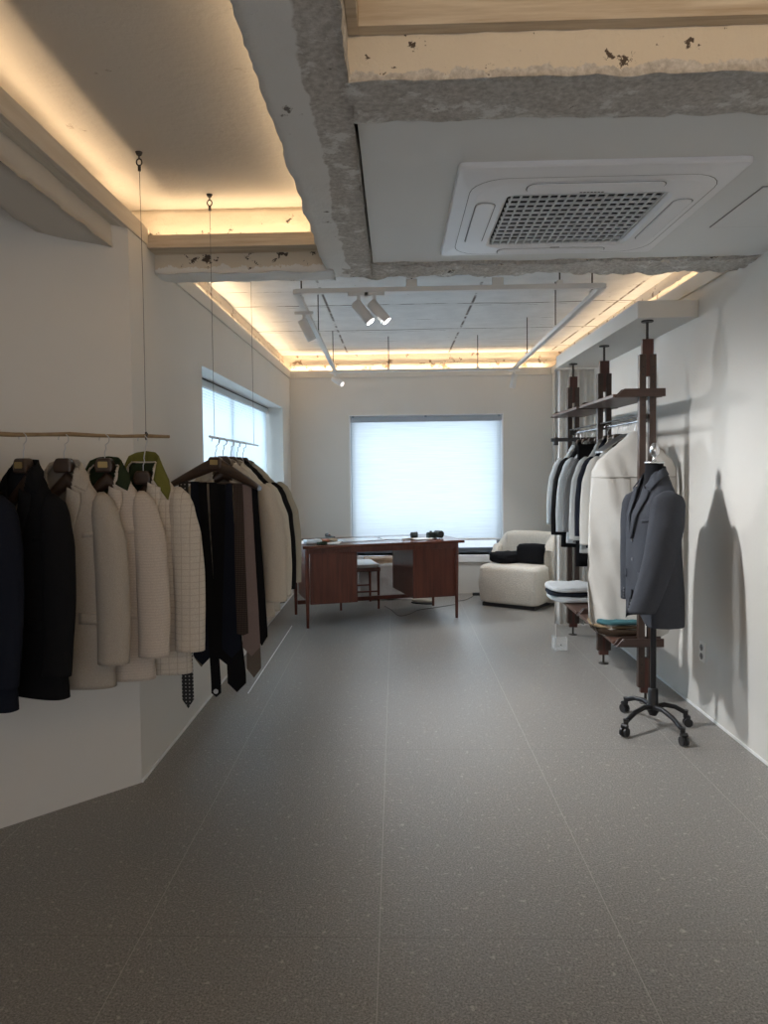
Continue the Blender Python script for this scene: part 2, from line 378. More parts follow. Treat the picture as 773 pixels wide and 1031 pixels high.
# front wall with a wide opening added behind the viewer for fill light
struct(MB().box(-2.8, -1.9, -3.1, -3, 0, ZS).box(1.85, 2.0, -3.1, -3, 0, ZS).box(-1.9, 1.85, -3.1, -3, 2.7, ZS).box(-1.9, 1.85, -3.1, -3, 0, .1), 'wall_front', 'wall')
# ceilings
struct(MB().box(-1.6, 2.05, 3.7, YB+.3, ZS, ZS+.08), 'ceiling', 'ceil', label='whitewashed board-marked concrete ceiling over the back of the shop')
struct(MB().box(-1.6, 2.05, -3, 3.8, ZS, ZS+.08), 'ceiling_front', 'slab', label='cream plastered concrete slab over the near left bay')
struct(MB().box(-.10, XR, 2.10, 3.64, 2.45, 2.50), 'ceiling_panel', 'panel', label='smooth white lowered ceiling board holding the air conditioner')
# beams
struct(MB().rough(-.34, -.11, -3.0, 3.80, 2.432, ZS, .028, .0085, 11, 1), 'ceiling_beam_main', 'mainbeam', label='raw concrete beam running from the viewer to the far beam', weld=True)
struct(MB().rough(-1.30, -.30, 3.66, 3.84, 2.425, ZS, .022, .007, 12, 2), 'ceiling_beam_far_left', 'beamB', label='cross beam with peeling paint over the hanging rails', weld=True)
struct(MB().rough(-.32, 1.80, 3.625, 3.85, 2.436, ZS, .022, .021, 10, 3), 'ceiling_beam_far_right', 'beamB', label='ragged raw concrete cross beam behind the air conditioner', weld=True)
struct(MB().rough(-.12, 1.80, 1.905, 2.13, 2.432, ZS, .022, .007, 12, 4), 'ceiling_beam_near', 'beamA', label='near cross beam of cream paint over raw concrete', weld=True)
struct(MB().rough(-1.465, -1.243, -2.6, 3.245, 2.432, 2.60, .03, .006, 8, 5), 'ceiling_beam_side', 'beamL', label='plastered concrete beam over the slanting wall', weld=True)
# cove boards
struct(MB().box(-1.30, -1.206, -3, 3.56, 2.533, 2.555).box(-1.205, -1.183, -3, 3.56, 2.533, 2.615), 'trim_1', 'pboardy', label='long cream cove board at the near left', bevel=.002)
struct(MB().box(-1.19, -.34, 3.545, 3.567, 2.52, 2.582).box(-1.19, -.34, 3.56, 3.665, 2.52, 2.545), 'trim_2', 'pboard', label='cream board on the far cross beam over the hanging rails', bevel=.002)
struct(MB().box(-.11, -.082, -3, 1.90, 2.545, 2.69).box(-.082, XR, 1.862, 1.905, 2.545, 2.69), 'trim_3', 'pboard', label='wood grained frame around the nearest ceiling recess', bevel=.002)
struct(MB().box(XL-.005, XL+.012, 3.84, YB, 2.462, ZT+.008).box(XL-.11, XL, 3.84, YB, ZT-.003, ZT+.003), 'trim_4', 'trimp', label='top rail of the left wall below the lit cove', bevel=.002)
struct(MB().box(XL, XR, YB-.012, YB+.005, 2.462, ZT+.008), 'trim_6', 'trimp', label='top rail of the back wall below the lit cove', bevel=.002)
struct(MB().box(XR-.012, XR+.005, 3.84, YB, 2.462, ZT+.008), 'trim_7', 'trimp', label='top rail of the right wall below the lit cove', bevel=.002)
struct(MB().box(1.42, XR, 4.34, 6.50, 2.30, 2.40), 'trim_8', 'wall', label='white box soffit that the walnut posts brace against', bevel=.003)
# rough strips lying in the coves (broken plaster edge)
struct(MB().rough(XL-.10, XL-.062, 3.9, YB, ZT-.02, 2.65, .03, .012, 7, 6), 'trim_9', 'covewall', label='broken plaster ridge in the left cove', weld=True)
struct(MB().rough(-1.2, 1.9, YB+.10, YB+.14, ZT-.02, 2.635, .03, .008, 7, 7), 'trim_10', 'covewall', label='broken plaster ridge in the back cove', weld=True)
struct(MB().rough(XR+.10, XR+.135, 3.9, YB, ZT-.02, 2.65, .03, .012, 7, 8), 'trim_11', 'covewall', label='broken plaster ridge in the right cove', weld=True)
# baseboards: thin sealant lines
struct(MB().box(XL, XL+.006, 3.294, YB, 0, .014), 'baseboard_left', 'sill')
struct(MB().box(XR-.006, XR, -3, YB, 0, .014), 'baseboard_right', 'sill')
struct(MB().box(-.968, -.960, 4.62, 6.62, 0, .003), 'floor_line', 'sill', label='thin white line on the floor beside the left wall')  # thin white strip running along the left wall

# back window
win = MB().box(wx0-.0, wx0+.012, YB-.004, YB+.28, wz0, wz1).box(wx1-.012, wx1, YB-.004, YB+.28, wz0, wz1).box(wx0, wx1, YB-.004, YB+.28, wz1-.012, wz1)
wo = struct(win, 'window_1', 'sill', label='big square back window behind a sheer white roller blind')
wo['category'] = 'window'
MB().box(wx0-.02, wx1+.02, YB-.03, YB+.28, .36, .44).build('window_sill', 'sill', wo, bevel=.004)
f = MB(); 
f.box(wx0, wx1, YB+.20, YB+.26, .44, .50).box(wx0, wx1, YB+.20, YB+.26, wz1-.06, wz1-.01).box(wx0+.012, wx0+.05, YB+.20, YB+.26, .5, wz1-.05).box(wx1-.05, wx1-.012, YB+.20, YB+.26, .5, wz1-.05)
f.build('window_frame', 'frame', wo, bevel=.003)
MB().box(wx0+.04, wx1-.04, YB+.228, YB+.234, .5, wz1-.05).build('window_pane', 'glass', wo)
bl = empty('roller_blind', (.35, YB+.08, 1.96), 'sheer white roller blind pulled nearly down the big back window', 'blind')
g = MB(); g.grid(lambda u, v: ((u-.5)*1.70, .004*sin(u*3), -1.34*v+.0), 30, 30, True)
g.build('blind_fabric', blind_mat('sheer_white_blind', (.90, .92, .93), True, .10, .85), bl)
MB().box(-.855, .855, -.035, .035, 0, .062).build('head_box', mat('grey_cassette', (.42, .45, .49), .4), bl, bevel=.006)
MB().box(-.85, .85, -.008, .010, -1.36, -1.335).build('bottom_bar', 'sill', bl, bevel=.003)
for xx in (-.83, 0, .83): MB().box(xx-.012, xx+.012, -.04, .02, .05, .075).build('bracket', 'frame', bl)
# left window
wl = struct(MB().box(XL-.32, XL, ly0-.002, ly0+.01, lz0, lz1).box(XL-.32, XL, ly1-.01, ly1+.002, lz0, lz1).box(XL-.32, XL, ly0, ly1, lz1-.01, lz1).box(XL-.32, XL+.01, ly0, ly1, lz0-.03, lz0+.01), 'window_2', 'wall', label='wide left window behind closed white venetian slats')
wl['category'] = 'window'
MB().box(XL-.30, XL-.25, ly0, ly1, lz0, lz0+.05).box(XL-.30, XL-.25, ly0, ly1, lz1-.06, lz1-.01).box(XL-.30, XL-.25, 6.1, 6.15, lz0, lz1-.05).build('window_frame', 'frame', wl)
MB().box(XL-.28, XL-.274, ly0, ly1, lz0+.04, lz1-.05).build('window_pane', 'glass', wl)
vb = empty('venetian_blind', (XL-.175, 6.13, 2.05), 'white venetian blind with closed slats in the left window recess', 'blind')
sl = MB(); nsl = 74
for i in range(nsl):
    z = -.03-i*.0212
    sl.add([(-.006, -1.60, z+.012), (-.006, 1.60, z+.012), (.006, 1.60, z-.012), (.006, -1.60, z-.012),
            (-.007, -1.60, z+.0115), (-.007, 1.60, z+.0115), (.005, 1.60, z-.0125), (.005, -1.60, z-.0125)], [(0, 3, 2, 1), (4, 5, 6, 7)])
sl.build('slats', blind_mat('white_slat', (.86, .90, .92), False, .03, .62), vb)
MB().box(-.02, .02, -1.61, 1.61, -.02, .03).build('head_rail', mat('pale_head_rail', (.62, .66, .68), .4), vb, bevel=.003)
MB().box(-.022, .024, -1.612, 1.612, .030, .036).build('black_top_line', 'iron', vb)  # black line along the top of the head rail
MB().box(-.012, .012, -1.6, 1.6, -1.615, -1.60).build('bottom_rail', 'track', vb)

# ------------------------------------------------------------------ curtain
cu = empty('curtain', (1.42, 6.56, 2.29), 'pale grey pleated curtain hanging below the far end of the soffit', 'curtain')
g = MB(); g.grid(lambda u, v: (u*.345, .022*sin(u*pi*2*6.5+.6*sin(v*2))*(0.5+.5*v)+.012*sin(u*31), -2.27*v), 110, 16)
g.build('curtain_cloth', 'curtain', cu, solid=.003)
MB().box(0, .345, -.012, .012, .0, .012).build('curtain_rail', 'track', cu)

# ------------------------------------------------------------------ air conditioner
ac = empty('ceiling_air_conditioner', (.702, 2.965, 2.45), 'white square four-way cassette air conditioner set in the lowered ceiling', 'air conditioner')
def rrect(hx, hy, r, n=6):
    P = []
    for sx, sy, a0 in ((1, -1, -90), (1, 1, 0), (-1, 1, 90), (-1, -1, 180)):
        for k in range(n+1):
            a = R(a0+90*k/n); P.append((sx*(hx-r)+r*cos(a), sy*(hy-r)+r*sin(a)))
    return P
def ring(mb, outer, inner, za, zb, smooth=False):
    n = len(outer); mb.add([(x, y, za) for x, y in outer]+[(x, y, zb) for x, y in inner], [((i+1) % n, i, i+n, (i+1) % n+n) for i in range(n)], smooth)
g = MB(); O = rrect(.482, .505, .02); I0 = rrect(.478, .50, .02); I1 = rrect(.43, .44, .12); I2 = rrect(.40, .41, .13); I3 = rrect(.30, .315, .05); I4 = rrect(.287, .300, .045)
ring(g, O, O, 0, -.012); ring(g, O, I0, -.012, -.018); ring(g, I0, I1, -.018, -.030); ring(g, I1, I2, -.030, -.036); ring(g, I2, I3, -.036, -.040); ring(g, I3, I4, -.040, -.028)
g.build('panel', 'acw', ac)
g = MB(); g.prism(rrect(.287, .300, .045), -.006, -.003); g.build('filter', mat('dark_filter', (.035, .04, .045), .9), ac)
g = MB()
for k in range(17): x = -.272+.034*k; g.box(x-.0034, x+.0034, -.294, .294, -.034, -.028)
for k in range(13): y = -.286+.0477*k; g.box(-.281, .281, y-.0034, y+.0034, -.0335, -.026)
g.build('grille', 'acg', ac)
g = MB(); S1 = rrect(.430, .442, .125); S2 = rrect(.4275, .4395, .125); ring(g, S1, S2, -.0308, -.0308)
g.build('panel_seam', 'seam', ac)
for i, (cx, cy, hx, hy) in enumerate(((0, -.372, .235, .036), (0, .372, .235, .036), (-.360, 0, .034, .235), (.360, 0, .034, .235))):
    fl = MB(); fl.prism([(x+cx, y+cy) for x, y in rrect(hx, hy, .03)], -.044, -.034); fo = fl.build('louver', 'acw', ac, bevel=.003)
    s2 = MB(); A_ = [(x+cx, y+cy) for x, y in rrect(hx+.004, hy+.004, .033)]; B_ = [(x+cx, y+cy) for x, y in rrect(hx, hy, .03)]; ring(s2, A_, B_, -.0395, -.0395); s2.build('louver_gap', 'seam', fo)
# small printed maker's badge on the near edge of the grille surround
g = MB()
for k in range(7):
    x = -.042+k*.0125; g.box(x, x+.009, -.326, -.319, -.0402, -.0388)
g.build('badge', 'mark', ac)
g = MB().box(-.01, .03, .318, .330, -.0402, -.038); g.build('status_light', 'seam', ac)
ht = empty('access_hatch', (1.555, 2.955, 2.45), 'thin square access hatch in the white ceiling beside the air conditioner', 'hatch')
g = MB(); g.box(-.212, .212, -.222, .222, -.004, 0); g.build('hatch_panel', 'panel', ht)
g = MB(); g.box(-.216, .216, -.226, -.222, -.003, 0).box(-.216, .216, .222, .226, -.003, 0).box(-.216, -.212, -.226, .226, -.003, 0).box(.212, .2145, -.226, .226, -.003, 0); g.build('hatch_edge', 'seam', ht)

# ------------------------------------------------------------------ lighting track with spotlights
A, B_, D_, E_ = (-.527, 3.977), (1.116, 3.971), (-.585, 7.28), (1.175, 7.30)
ZK = 2.40
tr = empty('lighting_track', (.3, 5.6, ZK), 'white rectangular lighting track hung on rods below the back ceiling', 'lighting track')
def bar(p, q, hw, z0, z1, name, m, parent, off=(0, 0)):
    p, q = Vector(p), Vector(q); d = (q-p).normalized(); n = Vector((-d.y, d.x))*hw
    o = MB().prism([(v.x-off[0], v.y-off[1]) for v in (p-n, q-n, q+n, p+n)], z0, z1).build(name, m, parent, bevel=.002); return o
for p, q in ((A, B_), (A, D_), (B_, E_), (D_, E_)):
    bb_ = bar(p, q, .017, -.012, .014, 'track_bar', 'track', tr, (.3, 5.6))
def lerp(p, q, t): return (p[0]+(q[0]-p[0])*t, p[1]+(q[1]-p[1])*t)
rods = [lerp(A, B_, .38), lerp(A, B_, .86), lerp(A, D_, .08), lerp(A, D_, .42), lerp(A, D_, .9), lerp(B_, E_, .07), lerp(B_, E_, .38), lerp(B_, E_, .75), lerp(D_, E_, .30), lerp(D_, E_, .80)]
for x, y in rods:
    r_ = MB().tube([(x-.3, y-5.6, .014), (x-.3, y-5.6, ZS-ZK-.001)], .004, 6).build('hanging_rod', 'iron', tr)
    MB().box(x-.3-.014, x-.3+.014, y-5.6-.014, y-5.6+.014, .012, .034).build('rod_clip', 'track', r_)
for t in (.38, .66): x, y = lerp(A, B_, t); MB().box(x-.3-.03, x-.3+.03, y-5.6-.012, y-5.6+.012, .010, .055).build('power_feed', 'track', tr, bevel=.003)
def spotlight(x, y, aim, label, power, col=(.96, .98, 1), lit=True, blend=.6, angle=60):
    t = empty('spotlight', (x, y, ZK-.012), label, 'spotlight', group=None)
    MB().box(-.055, .055, -.014, .014, -.018, 0).build('track_adapter', 'track', t, bevel=.003)
    MB().tube([(0, 0, -.016), (0, 0, -.085)], .0105, 10).build('stem', 'track', t)
    d = Vector(aim).normalized(); p = Vector((0, 0, -.075))
    a = p-d*.03; e = p+d*.105
    b_ = MB(); b_.tube([a-d*.0, a+d*.004, e-d*.002, e], [.024, .0285, .0285, .0265], 20); b_.build('head', 'track', t)
    ln = MB().tube([e-d*.004, e+d*.0015], .0235, 20).build('lens', emit('lit_lens', (1, .97, .92), 9 if lit else 1.2), t)
    l = bpy.data.lights.new('spotlight_beam', 'SPOT'); l.energy = power; l.color = col; l.spot_size = R(angle); l.spot_blend = blend; l.shadow_soft_size = .05
    o = bpy.data.objects.new('spotlight_beam', l); C.objects.link(o); o.parent = t; o.location = e+d*.012
    o.rotation_euler = d.to_track_quat('-Z', 'Y').to_euler()
spotlight(-.19, 3.972, (.60, -.10, -.78), 'left one of the pair of lit spotlights on the near track bar', 75, angle=105, blend=1)
spotlight(-.105, 3.972, (.64, -.05, -.76), 'right one of the pair of lit spotlights on the near track bar', 75, angle=105, blend=1)
spotlight(-.540, 4.42, (.42, .30, -.88), 'white spotlight on the left track bar, nearest the viewer', 28, lit=False, angle=85, blend=1)
spotlight(-.583, 7.2, (1.3, -.95, -.95), 'white spotlight hanging at the far left corner of the track', 150, lit=False, angle=95, blend=1)
spotlight(1.17, 7.22, (-.2, .15, -1), 'white spotlight hanging at the far right corner of the track', 45, lit=False, angle=90, blend=1)

# ------------------------------------------------------------------ tailored jackets
def interp(tab, s):
    if s <= tab[0][0]: return tab[0][1:]
    for a, b in zip(tab, tab[1:]):
        if s <= b[0]:
            t = (s-a[0])/(b[0]-a[0]); t = t*t*(3-2*t)*.5+t*.5
            return tuple(p+(q-p)*t for p, q in zip(a[1:], b[1:]))
    return tab[-1][1:]
def jacket(name, loc, rz, label, m, L=.84, W=1.0, D=1.0, lining=None, collar=None, group=None, pop=0, v=.37, cut=.10, sleeve_out=0, notch=True, cat='jacket', pockets=True, res=1, closed=False, sleeve_m=None, btn='dark_button', sleeve_len=1.0, seed=0, worn=False, cuffs=True, cdrop=0, yoff=0):
    root = empty(name, loc, label, cat, rz, group)
    lining = lining or m; collar = collar or m
    k = L/.84
    #        s     w     d
    tab = [(0, .056, .050), (.014, .070, .052), (.038, .094, .054), (.075, .120, .056), (.115, .150, .058), (.15, .174, .060), (.19, .188, .066), (.25, .188, .072),
           (.40, .184, .070), (.55, .194, .072), (.70, .208, .074), (.84, .216, .072)]
    def wd(s):
        w_, d_ = interp(tab, s/k if s > .19 else s); return w_*W, d_*(D if D <= 1 else 1+(D-1)*min(1, s/.24))
    def sec(u, s):
        a = 2*pi*u; w_, d_ = wd(s); n = 2.6
        c, sn = cos(a), sin(a)
        x = w_*math.copysign(abs(c)**(2/n), c); y = d_*math.copysign(abs(sn)**(2/n), sn)
        q = Vector((x*7+seed*3.3, y*7+seed, s*2.2))
        fold = noise.noise(q)*.010*min(1, s/.25)+noise.noise(q*2.4)*.004*min(1, s/.2)
        return Vector((x*(1+fold*2.2), y*(1+fold*5)+.004*sin(s*8+seed), -s))
    def yf(x, s):
        w_, d_ = wd(s); t = min(.98, abs(x)/w_); y = -d_*(1-t**2.6)**(1/2.6)
        q = Vector((x*7+seed*3.3, y*7+seed, s*2.2)); fold = noise.noise(q)*.010*min(1, s/.25)+noise.noise(q*2.4)*.004*min(1, s/.2)
        return y*(1+fold*5)+.004*sin(s*8+seed)
    def open_(c, u, t):
        s = -c.z
        if c.y >= 0: return True
        if not closed and s < v and abs(c.x) < .056*(1-s/v)**.8: return False
        g = cut*max(0, (s-.62*k)/(.22*k))**1.8
        if s > .62*k and abs(c.x) < g: return False
        return True
    g = MB(); g.grid(lambda u, t: sec(u, L*(t**1.35)), int(96*res), int(76*res), True, open_, closeu=True)
    body = g.build('body', m, root, solid=.0035)
    g = MB(); g.grid(lambda u, t: (lambda p: (p.x*.955, p.y*.90+.001, p.z-.006))(sec(u, (L-.012)*t)), 48, 30, True, lambda c, u, t: c.y > -.005, closeu=True)
    g.build('lining', lining, root)
    # sleeves
    for s_ in (-1, 1):
        SL = (.665*k-.030)*sleeve_len
        pth = [(0, .172*W, .010, .036, .048), (.012, .176*W, .022, .050, .05), (.035, .181*W, .037, .063, .056), (.08, .187*W, .050, .072, .060), (.20, .206*W, .063, .071, .056),
               (.36, .218*W, .063, .066, .052), (.50, .222*W, .062, .060, .048), (.60, .222*W, .060, .056, .046), (.665, .221*W, .059, .054, .045)]
        def sl(u, t):
            s = SL*t; cx, rx, ry, _ = interp(pth, s/SL*.665); a = 2*pi*u
            cy = -.004-.055*(s/SL)**1.6*(1.0 if not worn else (2.3 if s_ > 0 else .2))+.0*s
            if s < .035: ry *= (.45+.55*(s/.035)); 
            q = Vector((cos(a)*2+seed, sin(a)*2+s_*5, s*6)); f = noise.noise(q)*.05*min(1, s/.12)
            return Vector((s_*(cx+sleeve_out*(s/SL)+rx*cos(a)*(1+f)), cy*D**.5+ry*(D**.5 if D >= 1 else D*1.02)*sin(a)*(1+f), -.108-s))
        g = MB(); g.grid(sl, 32, 40, True, closeu=True)
        top = [sl(i/32, 0) for i in range(32)]; g.add(top, [tuple(range(32))])
        so = g.build('sleeve', sleeve_m or m, root, solid=.003)
        g = MB(); g.grid(lambda u, t: sl(u, .962+.03*t)+Vector((0, 0, 0)), 24, 1, True, closeu=True)
        e = sl(.70, .93)
        for q in range(4 if cuffs else 0):
            p = sl(.70 if s_ > 0 else .70, .90+.025*q); gg = MB().tube([(p.x, p.y+.001, p.z), (p.x, p.y-.004, p.z)], .006, 10); gg.build('cuff_button', btn, so)
    # lapels
    for s_ in (-1, 1):
        s0, s1 = .085, v+.012
        def lp(u, t):
            s = s0+(s1-s0)*t; xi = .053*max(0, 1-s/v)**.8-.004
            wl = .062*(1-t)**.62*(1 if t > 0 else 1)+.006
            if t < .16: wl *= .80+.20*(t/.16)
            x = xi+wl*u; ss = s+.022*u*(1-t)
            return Vector((s_*x*min(1, W+.05), yf(x, ss)-.0100-.009*sin(pi*u)*(1-t)-(.004 if s_ > 0 else .0), -ss))
        g = MB(); g.grid(lp, 8, 26, True); lo = g.build('lapel', m, root, solid=.004)
        # collar half: from the back of the neck round to the notch
        P = [(0, .050, .022), (.040, .040, .020), (.062, .010, .008), (.062, -.030, -.030), (.054, yf(.054, .09)-.008, -.082)]
        Q = [(0, .062, -.020), (.052, .052, -.022), (.092, .012, -.040), (.108, yf(.10, .07)-.012, -.070), (.100, yf(.098, .11)-.008, -.105)]
        if cdrop: Q = [(x+(.012 if i > 1 else 0), y-(.006 if i > 1 else -.004), z-cdrop*(.6+.35*i)) for i, (x, y, z) in enumerate(Q)]
        if pop: P = [(x, y, z+pop*(1-i*.18)) for i, (x, y, z) in enumerate(P)]
        def cl(u, t):
            f = t*4; i = min(3, int(f)); r = f-i
            a = Vector(P[i]).lerp(Vector(P[i+1]), r); b = Vector(Q[i]).lerp(Vector(Q[i+1]), r)
            p = a.lerp(b, u); p.y = p.y*(D**.6 if D <= 1 else 1.1)-.004*sin(pi*u); return Vector((s_*p.x, p.y, p.z))
        g = MB(); g.grid(cl, 6, 22, True); g.build('collar', collar, root, solid=.004)
        if pockets:
            g = MB(); g.grid(lambda u, t: Vector((s_*(.065+.105*u), yf(.065+.105*u, L*.66)-.0055, -(L*.655+.045*t+.006*u))), 8, 3, True)
            g.build('pocket_flap', m, root, solid=.003)
    if pockets:
        g = MB(); g.grid(lambda u, t: Vector(((.085+.085*u), yf(.085+.085*u, .26)-.003, -(.262-.012*u+.018*t))), 6, 2, True); g.build('breast_pocket', m, root, solid=.002)
    if not closed:
        for q in (0, .105):
            s = v+.02+q; g = MB().tube([(.0, yf(0, s)+.001, -s), (.0, yf(0, s)-.006, -s)], .009, 12); g.build('front_button', btn, root)
    return root
def hanger(name, loc, rz, label, cat='hanger', W=.215, group=None, plate=True, m='hang', roll=0, trouser_bar=False, thin=False, hookz=.13, drop=0, yoff=0):
    """loc is the point on the rail; the neck is hookz below"""
    t = empty(name, loc, label, cat, rz, group)
    if roll: t.rotation_euler = (0, roll, rz)
    th = .010 if thin else .019
    g = MB(); z0 = -hookz
    def arm(u, v):
        x = (u*2-1)*W; a = abs(x)/W; zc = z0-.010-drop-.112*a**1.08; hh = (.024*(1-a)**.7+.012) if not thin else .007
        ang = 2*pi*v; yy = th*(1+.9*a**2*(0 if thin else 1))*sin(ang)-(0 if thin else .012*a*a)
        return Vector((x, yy+yoff, zc+hh*cos(ang)))
    g.grid(lambda u, v: arm(v, u), 14, 36, True, closeu=True)
    for e in (0, 1):
        rr = [arm(e, i/14) for i in range(14)]; g.add(rr, [tuple(range(14))])
    g.build('arms', m, t)
    if not thin:
        g = MB(); g.prism([(-.034, z0-.035), (.034, z0-.035), (.038, z0-.005), (.026, z0+.022), (-.026, z0+.022), (-.038, z0-.005)], -.022, .020, 'y')
        g.build('neck_block', m, t, bevel=.008)
        if plate: MB().prism([(x, y+z0-.004) for x, y in rrect(.019, .012, .004)], -.0255, -.0215, 'y').build('label_plate', 'gold', t)
    pts = [(0, 0, z0+.015), (0, 0, z0+.045), (.006, 0, z0+.060), (.004, 0, z0+.075)]
    r = .020; cx, cz = 0, -.016
    for k in range(11):
        a = R(-40+k*23); pts.append((cx+r*cos(a), 0, cz+r*sin(a)))
    MB().tube(pts, .0022, 6).build('hook', 'steel', t)
    if trouser_bar: MB().tube([(-W*.93, 0, z0-.105), (W*.93, 0, z0-.105)], .005, 8).build('trouser_bar', m, t)
    return t
M['dark_button'] = mat('horn_button', (.05, .035, .025), .35)
M['grey_button'] = mat('grey_button', (.10, .10, .11), .35)
M['j_black'] = cloth('black_wool', (.010, .010, .011)); M['j_navy'] = cloth('midnight_navy_wool', (.012, .014, .022))
M['j_taupe'] = cloth('oatmeal_linen', (.40, .355, .30), .12)
M['j_slub'] = grid_fabric('ecru_slub_linen', (.56, .49, .42), (.43, .37, .31), 0, .011, .22, .55, .3)
M['j_check'] = grid_fabric('ivory_windowpane_cloth', (.60, .54, .46), (.42, .36, .29), .034, .026, .09, .8, .7)
M['olive'] = cloth('olive_green_felt', (.15, .145, .035)); M['darkgreen'] = cloth('dark_green_felt', (.028, .040, .020))
M['lin_taupe'] = cloth('taupe_lining', (.27, .235, .195)); M['lin_dark'] = cloth('dark_lining', (.02, .02, .022))
M['j_beige'] = cloth('beige_cotton', (.50, .45, .375)); M['j_ivory'] = cloth('ivory_cotton', (.56, .52, .44)); M['j_stone'] = cloth('stone_cotton', (.40, .37, .30))
M['j_offw'] = cloth('off_white_linen', (.56, .54, .50)); M['j_lgrey'] = cloth('light_grey_wool', (.50, .51, .50)); M['j_mgrey'] = cloth('mid_grey_wool', (.16, .16, .16))
M['j_pale'] = cloth('pale_grey_blue_cotton', (.58, .61, .62)); M['j_char'] = cloth('charcoal_worsted', (.056, .060, .071), .18)
M['bagcloth'] = cloth('cream_canvas', (.62, .60, .56), .05)

# near left rail of peeled wood, hung from a ceiling wire
def rail_pt(t):                       # t = metres along the rail from its free right end
    return Vector((-.952-.774*t, 3.062-.633*t, 1.588))
rl = empty('hanging_rail', (0, 0, 0), 'thin peeled-wood rail of light jackets hung by a wire, nearest the viewer', 'clothes rail')
pts = [rail_pt(i*.1)+Vector((0, 0, .0022*sin(i*1.9)+.001*sin(i*5))) for i in range(15)]
MB().tube(pts, [.0066+.0009*sin(i*2.1)+i*.0003 for i in range(15)], 10).build('branch_rod', 'rodwood', rl)
def ceiling_hook(x, y, parent):
    h = MB().tube([(x, y, ZS+.002), (x, y, ZS-.012)], [.016, .010], 10)
    h.tube([(x, y, ZS-.01), (x, y, ZS-.028)], .003, 6)
    h.tube([(x+.011*cos(a), y, ZS-.040+.014*sin(a)) for a in [2*pi*i/14 for i in range(15)]], .003, 6)
    h.tube([(x, y, ZS-.052), (x, y, ZS-.075)], .0065, 8); h.build('ceiling_hook', 'iron', parent)
hx = rail_pt(.10)
ceiling_hook(hx.x, hx.y, rl)
MB().tube([(hx.x, hx.y, ZS-.07), (hx.x+.003, hx.y, 2.2), (hx.x, hx.y, 1.60)], .0013, 6).build('wire', 'wire', rl)
MB().tube([(hx.x, hx.y, 1.605), (hx.x+.007, hx.y-.004, 1.598), (hx.x+.005, hx.y-.008, 1.583), (hx.x, hx.y, 1.574), (hx.x-.006, hx.y+.006, 1.590), (hx.x, hx.y, 1.605)], .003, 6).build('wire_loop', 'iron', rl)
hx2 = rail_pt(1.25); ceiling_hook(hx2.x, hx2.y, rl); MB().tube([(hx2.x, hx2.y, ZS-.07), (hx2.x, hx2.y, 1.60)], .0013, 6).build('wire', 'wire', rl)
RZ = -1
rack1 = [ # t, jacket args
 (.115, 'ivory windowpane-check jacket with an olive green collar at the right end of the wooden rail', dict(m='j_check', collar='olive', lining='darkgreen', pop=.022, L=.88, W=.84, v=.40)),
 (.270, 'ecru slubbed linen jacket with a dark green collar between two pale jackets', dict(m='j_slub', collar='darkgreen', lining='darkgreen', pop=.012, L=.865, W=.84)),
 (.425, 'plain oatmeal linen jacket with wide notched lapels beside the black jacket', dict(m='j_taupe', lining='lin_taupe', L=.865, W=.84)),
 (.570, 'black wool jacket hanging to the left of the oatmeal jacket', dict(m='j_black', lining='lin_dark', L=.865, W=.84)),
 (.745, 'midnight navy jacket cut off by the left edge of the view', dict(m='j_navy', lining='lin_dark', L=.875, W=.84)),
]
hl = ['dark wooden hanger with no visible plate inside the olive-collared check jacket', 'dark wooden hanger with a brass plate inside the green-collared linen jacket',
      'dark wooden hanger inside the oatmeal linen jacket', 'dark wooden hanger with a brass plate above the black jacket', 'dark wooden hanger inside the midnight navy jacket at the left edge']
for i, (t, lab, kw) in enumerate(rack1):
    p = rail_pt(t); rz = R(RZ+(0, 2, 0, -22, -22)[i])
    hanger('jacket_hanger', p, rz, hl[i], W=.115, plate=i in (1, 3), hookz=.112 if i else .165, drop=.055, yoff=.018)
    d = Vector((cos(rz), sin(rz)))
    jacket('jacket', (p.x, p.y, p.z-.116+(.012 if i == 0 else 0)), rz, lab, group=None, seed=i*1.7+1, D=.72, cut=0, sleeve_out=.008, cuffs=False, cdrop=.028 if i == 0 else 0, **kw)

# second hanging rail
r2 = empty('hanging_rail', (0, 0, 0), 'short metal rail of ties and pale jackets hung by two wires before the left window', 'clothes rail')
y0, y1 = 3.42, 4.78; X2 = -.86
def r2p(y): return Vector((X2-.03*(y-3.42), y, 1.60))
MB().tube([r2p(y0-.05), r2p(y1)], .006, 8).build('metal_rod', 'steel', r2)
for y in (3.47, 4.62):
    p = r2p(y); ceiling_hook(p.x, p.y, r2) if y < 3.6 else None
    MB().tube([(p.x, p.y, ZS-.07 if y < 3.6 else ZS), (p.x, p.y, p.z)], .0013, 6).build('wire', 'wire', r2)
tz = Vector((X2-.003, 3.50, 1.60))
hanger('tie_hanger', tz, R(-6), 'broad dark wooden hanger with a brass plate carrying the ties', W=.225, roll=R(2.0), trouser_bar=True, hookz=.115)
rack2 = [
 (3.66, 0, 'beige cotton jacket directly behind the hanging ties', dict(m='j_beige', lining='lin_taupe', L=.78, W=1.14)),
 (3.86, .0, 'ivory jacket behind the beige one on the short metal rail', dict(m='j_ivory', lining='lin_taupe', L=.79, W=1.14)),
 (4.04, 0, 'black jacket squeezed between two pale jackets on the short metal rail', dict(m='j_black', lining='lin_dark', L=.78, W=1.16)),
 (4.22, 0, 'stone coloured jacket farthest back on the short metal rail', dict(m='j_stone', lining='lin_taupe', L=.77, W=1.22)),
]
hl = ['dark wooden hanger inside the beige cotton jacket behind the ties', 'dark wooden hanger inside the ivory jacket by the left window', 'dark wooden hanger inside the black jacket by the left window', 'dark wooden hanger inside the stone coloured jacket by the left window']
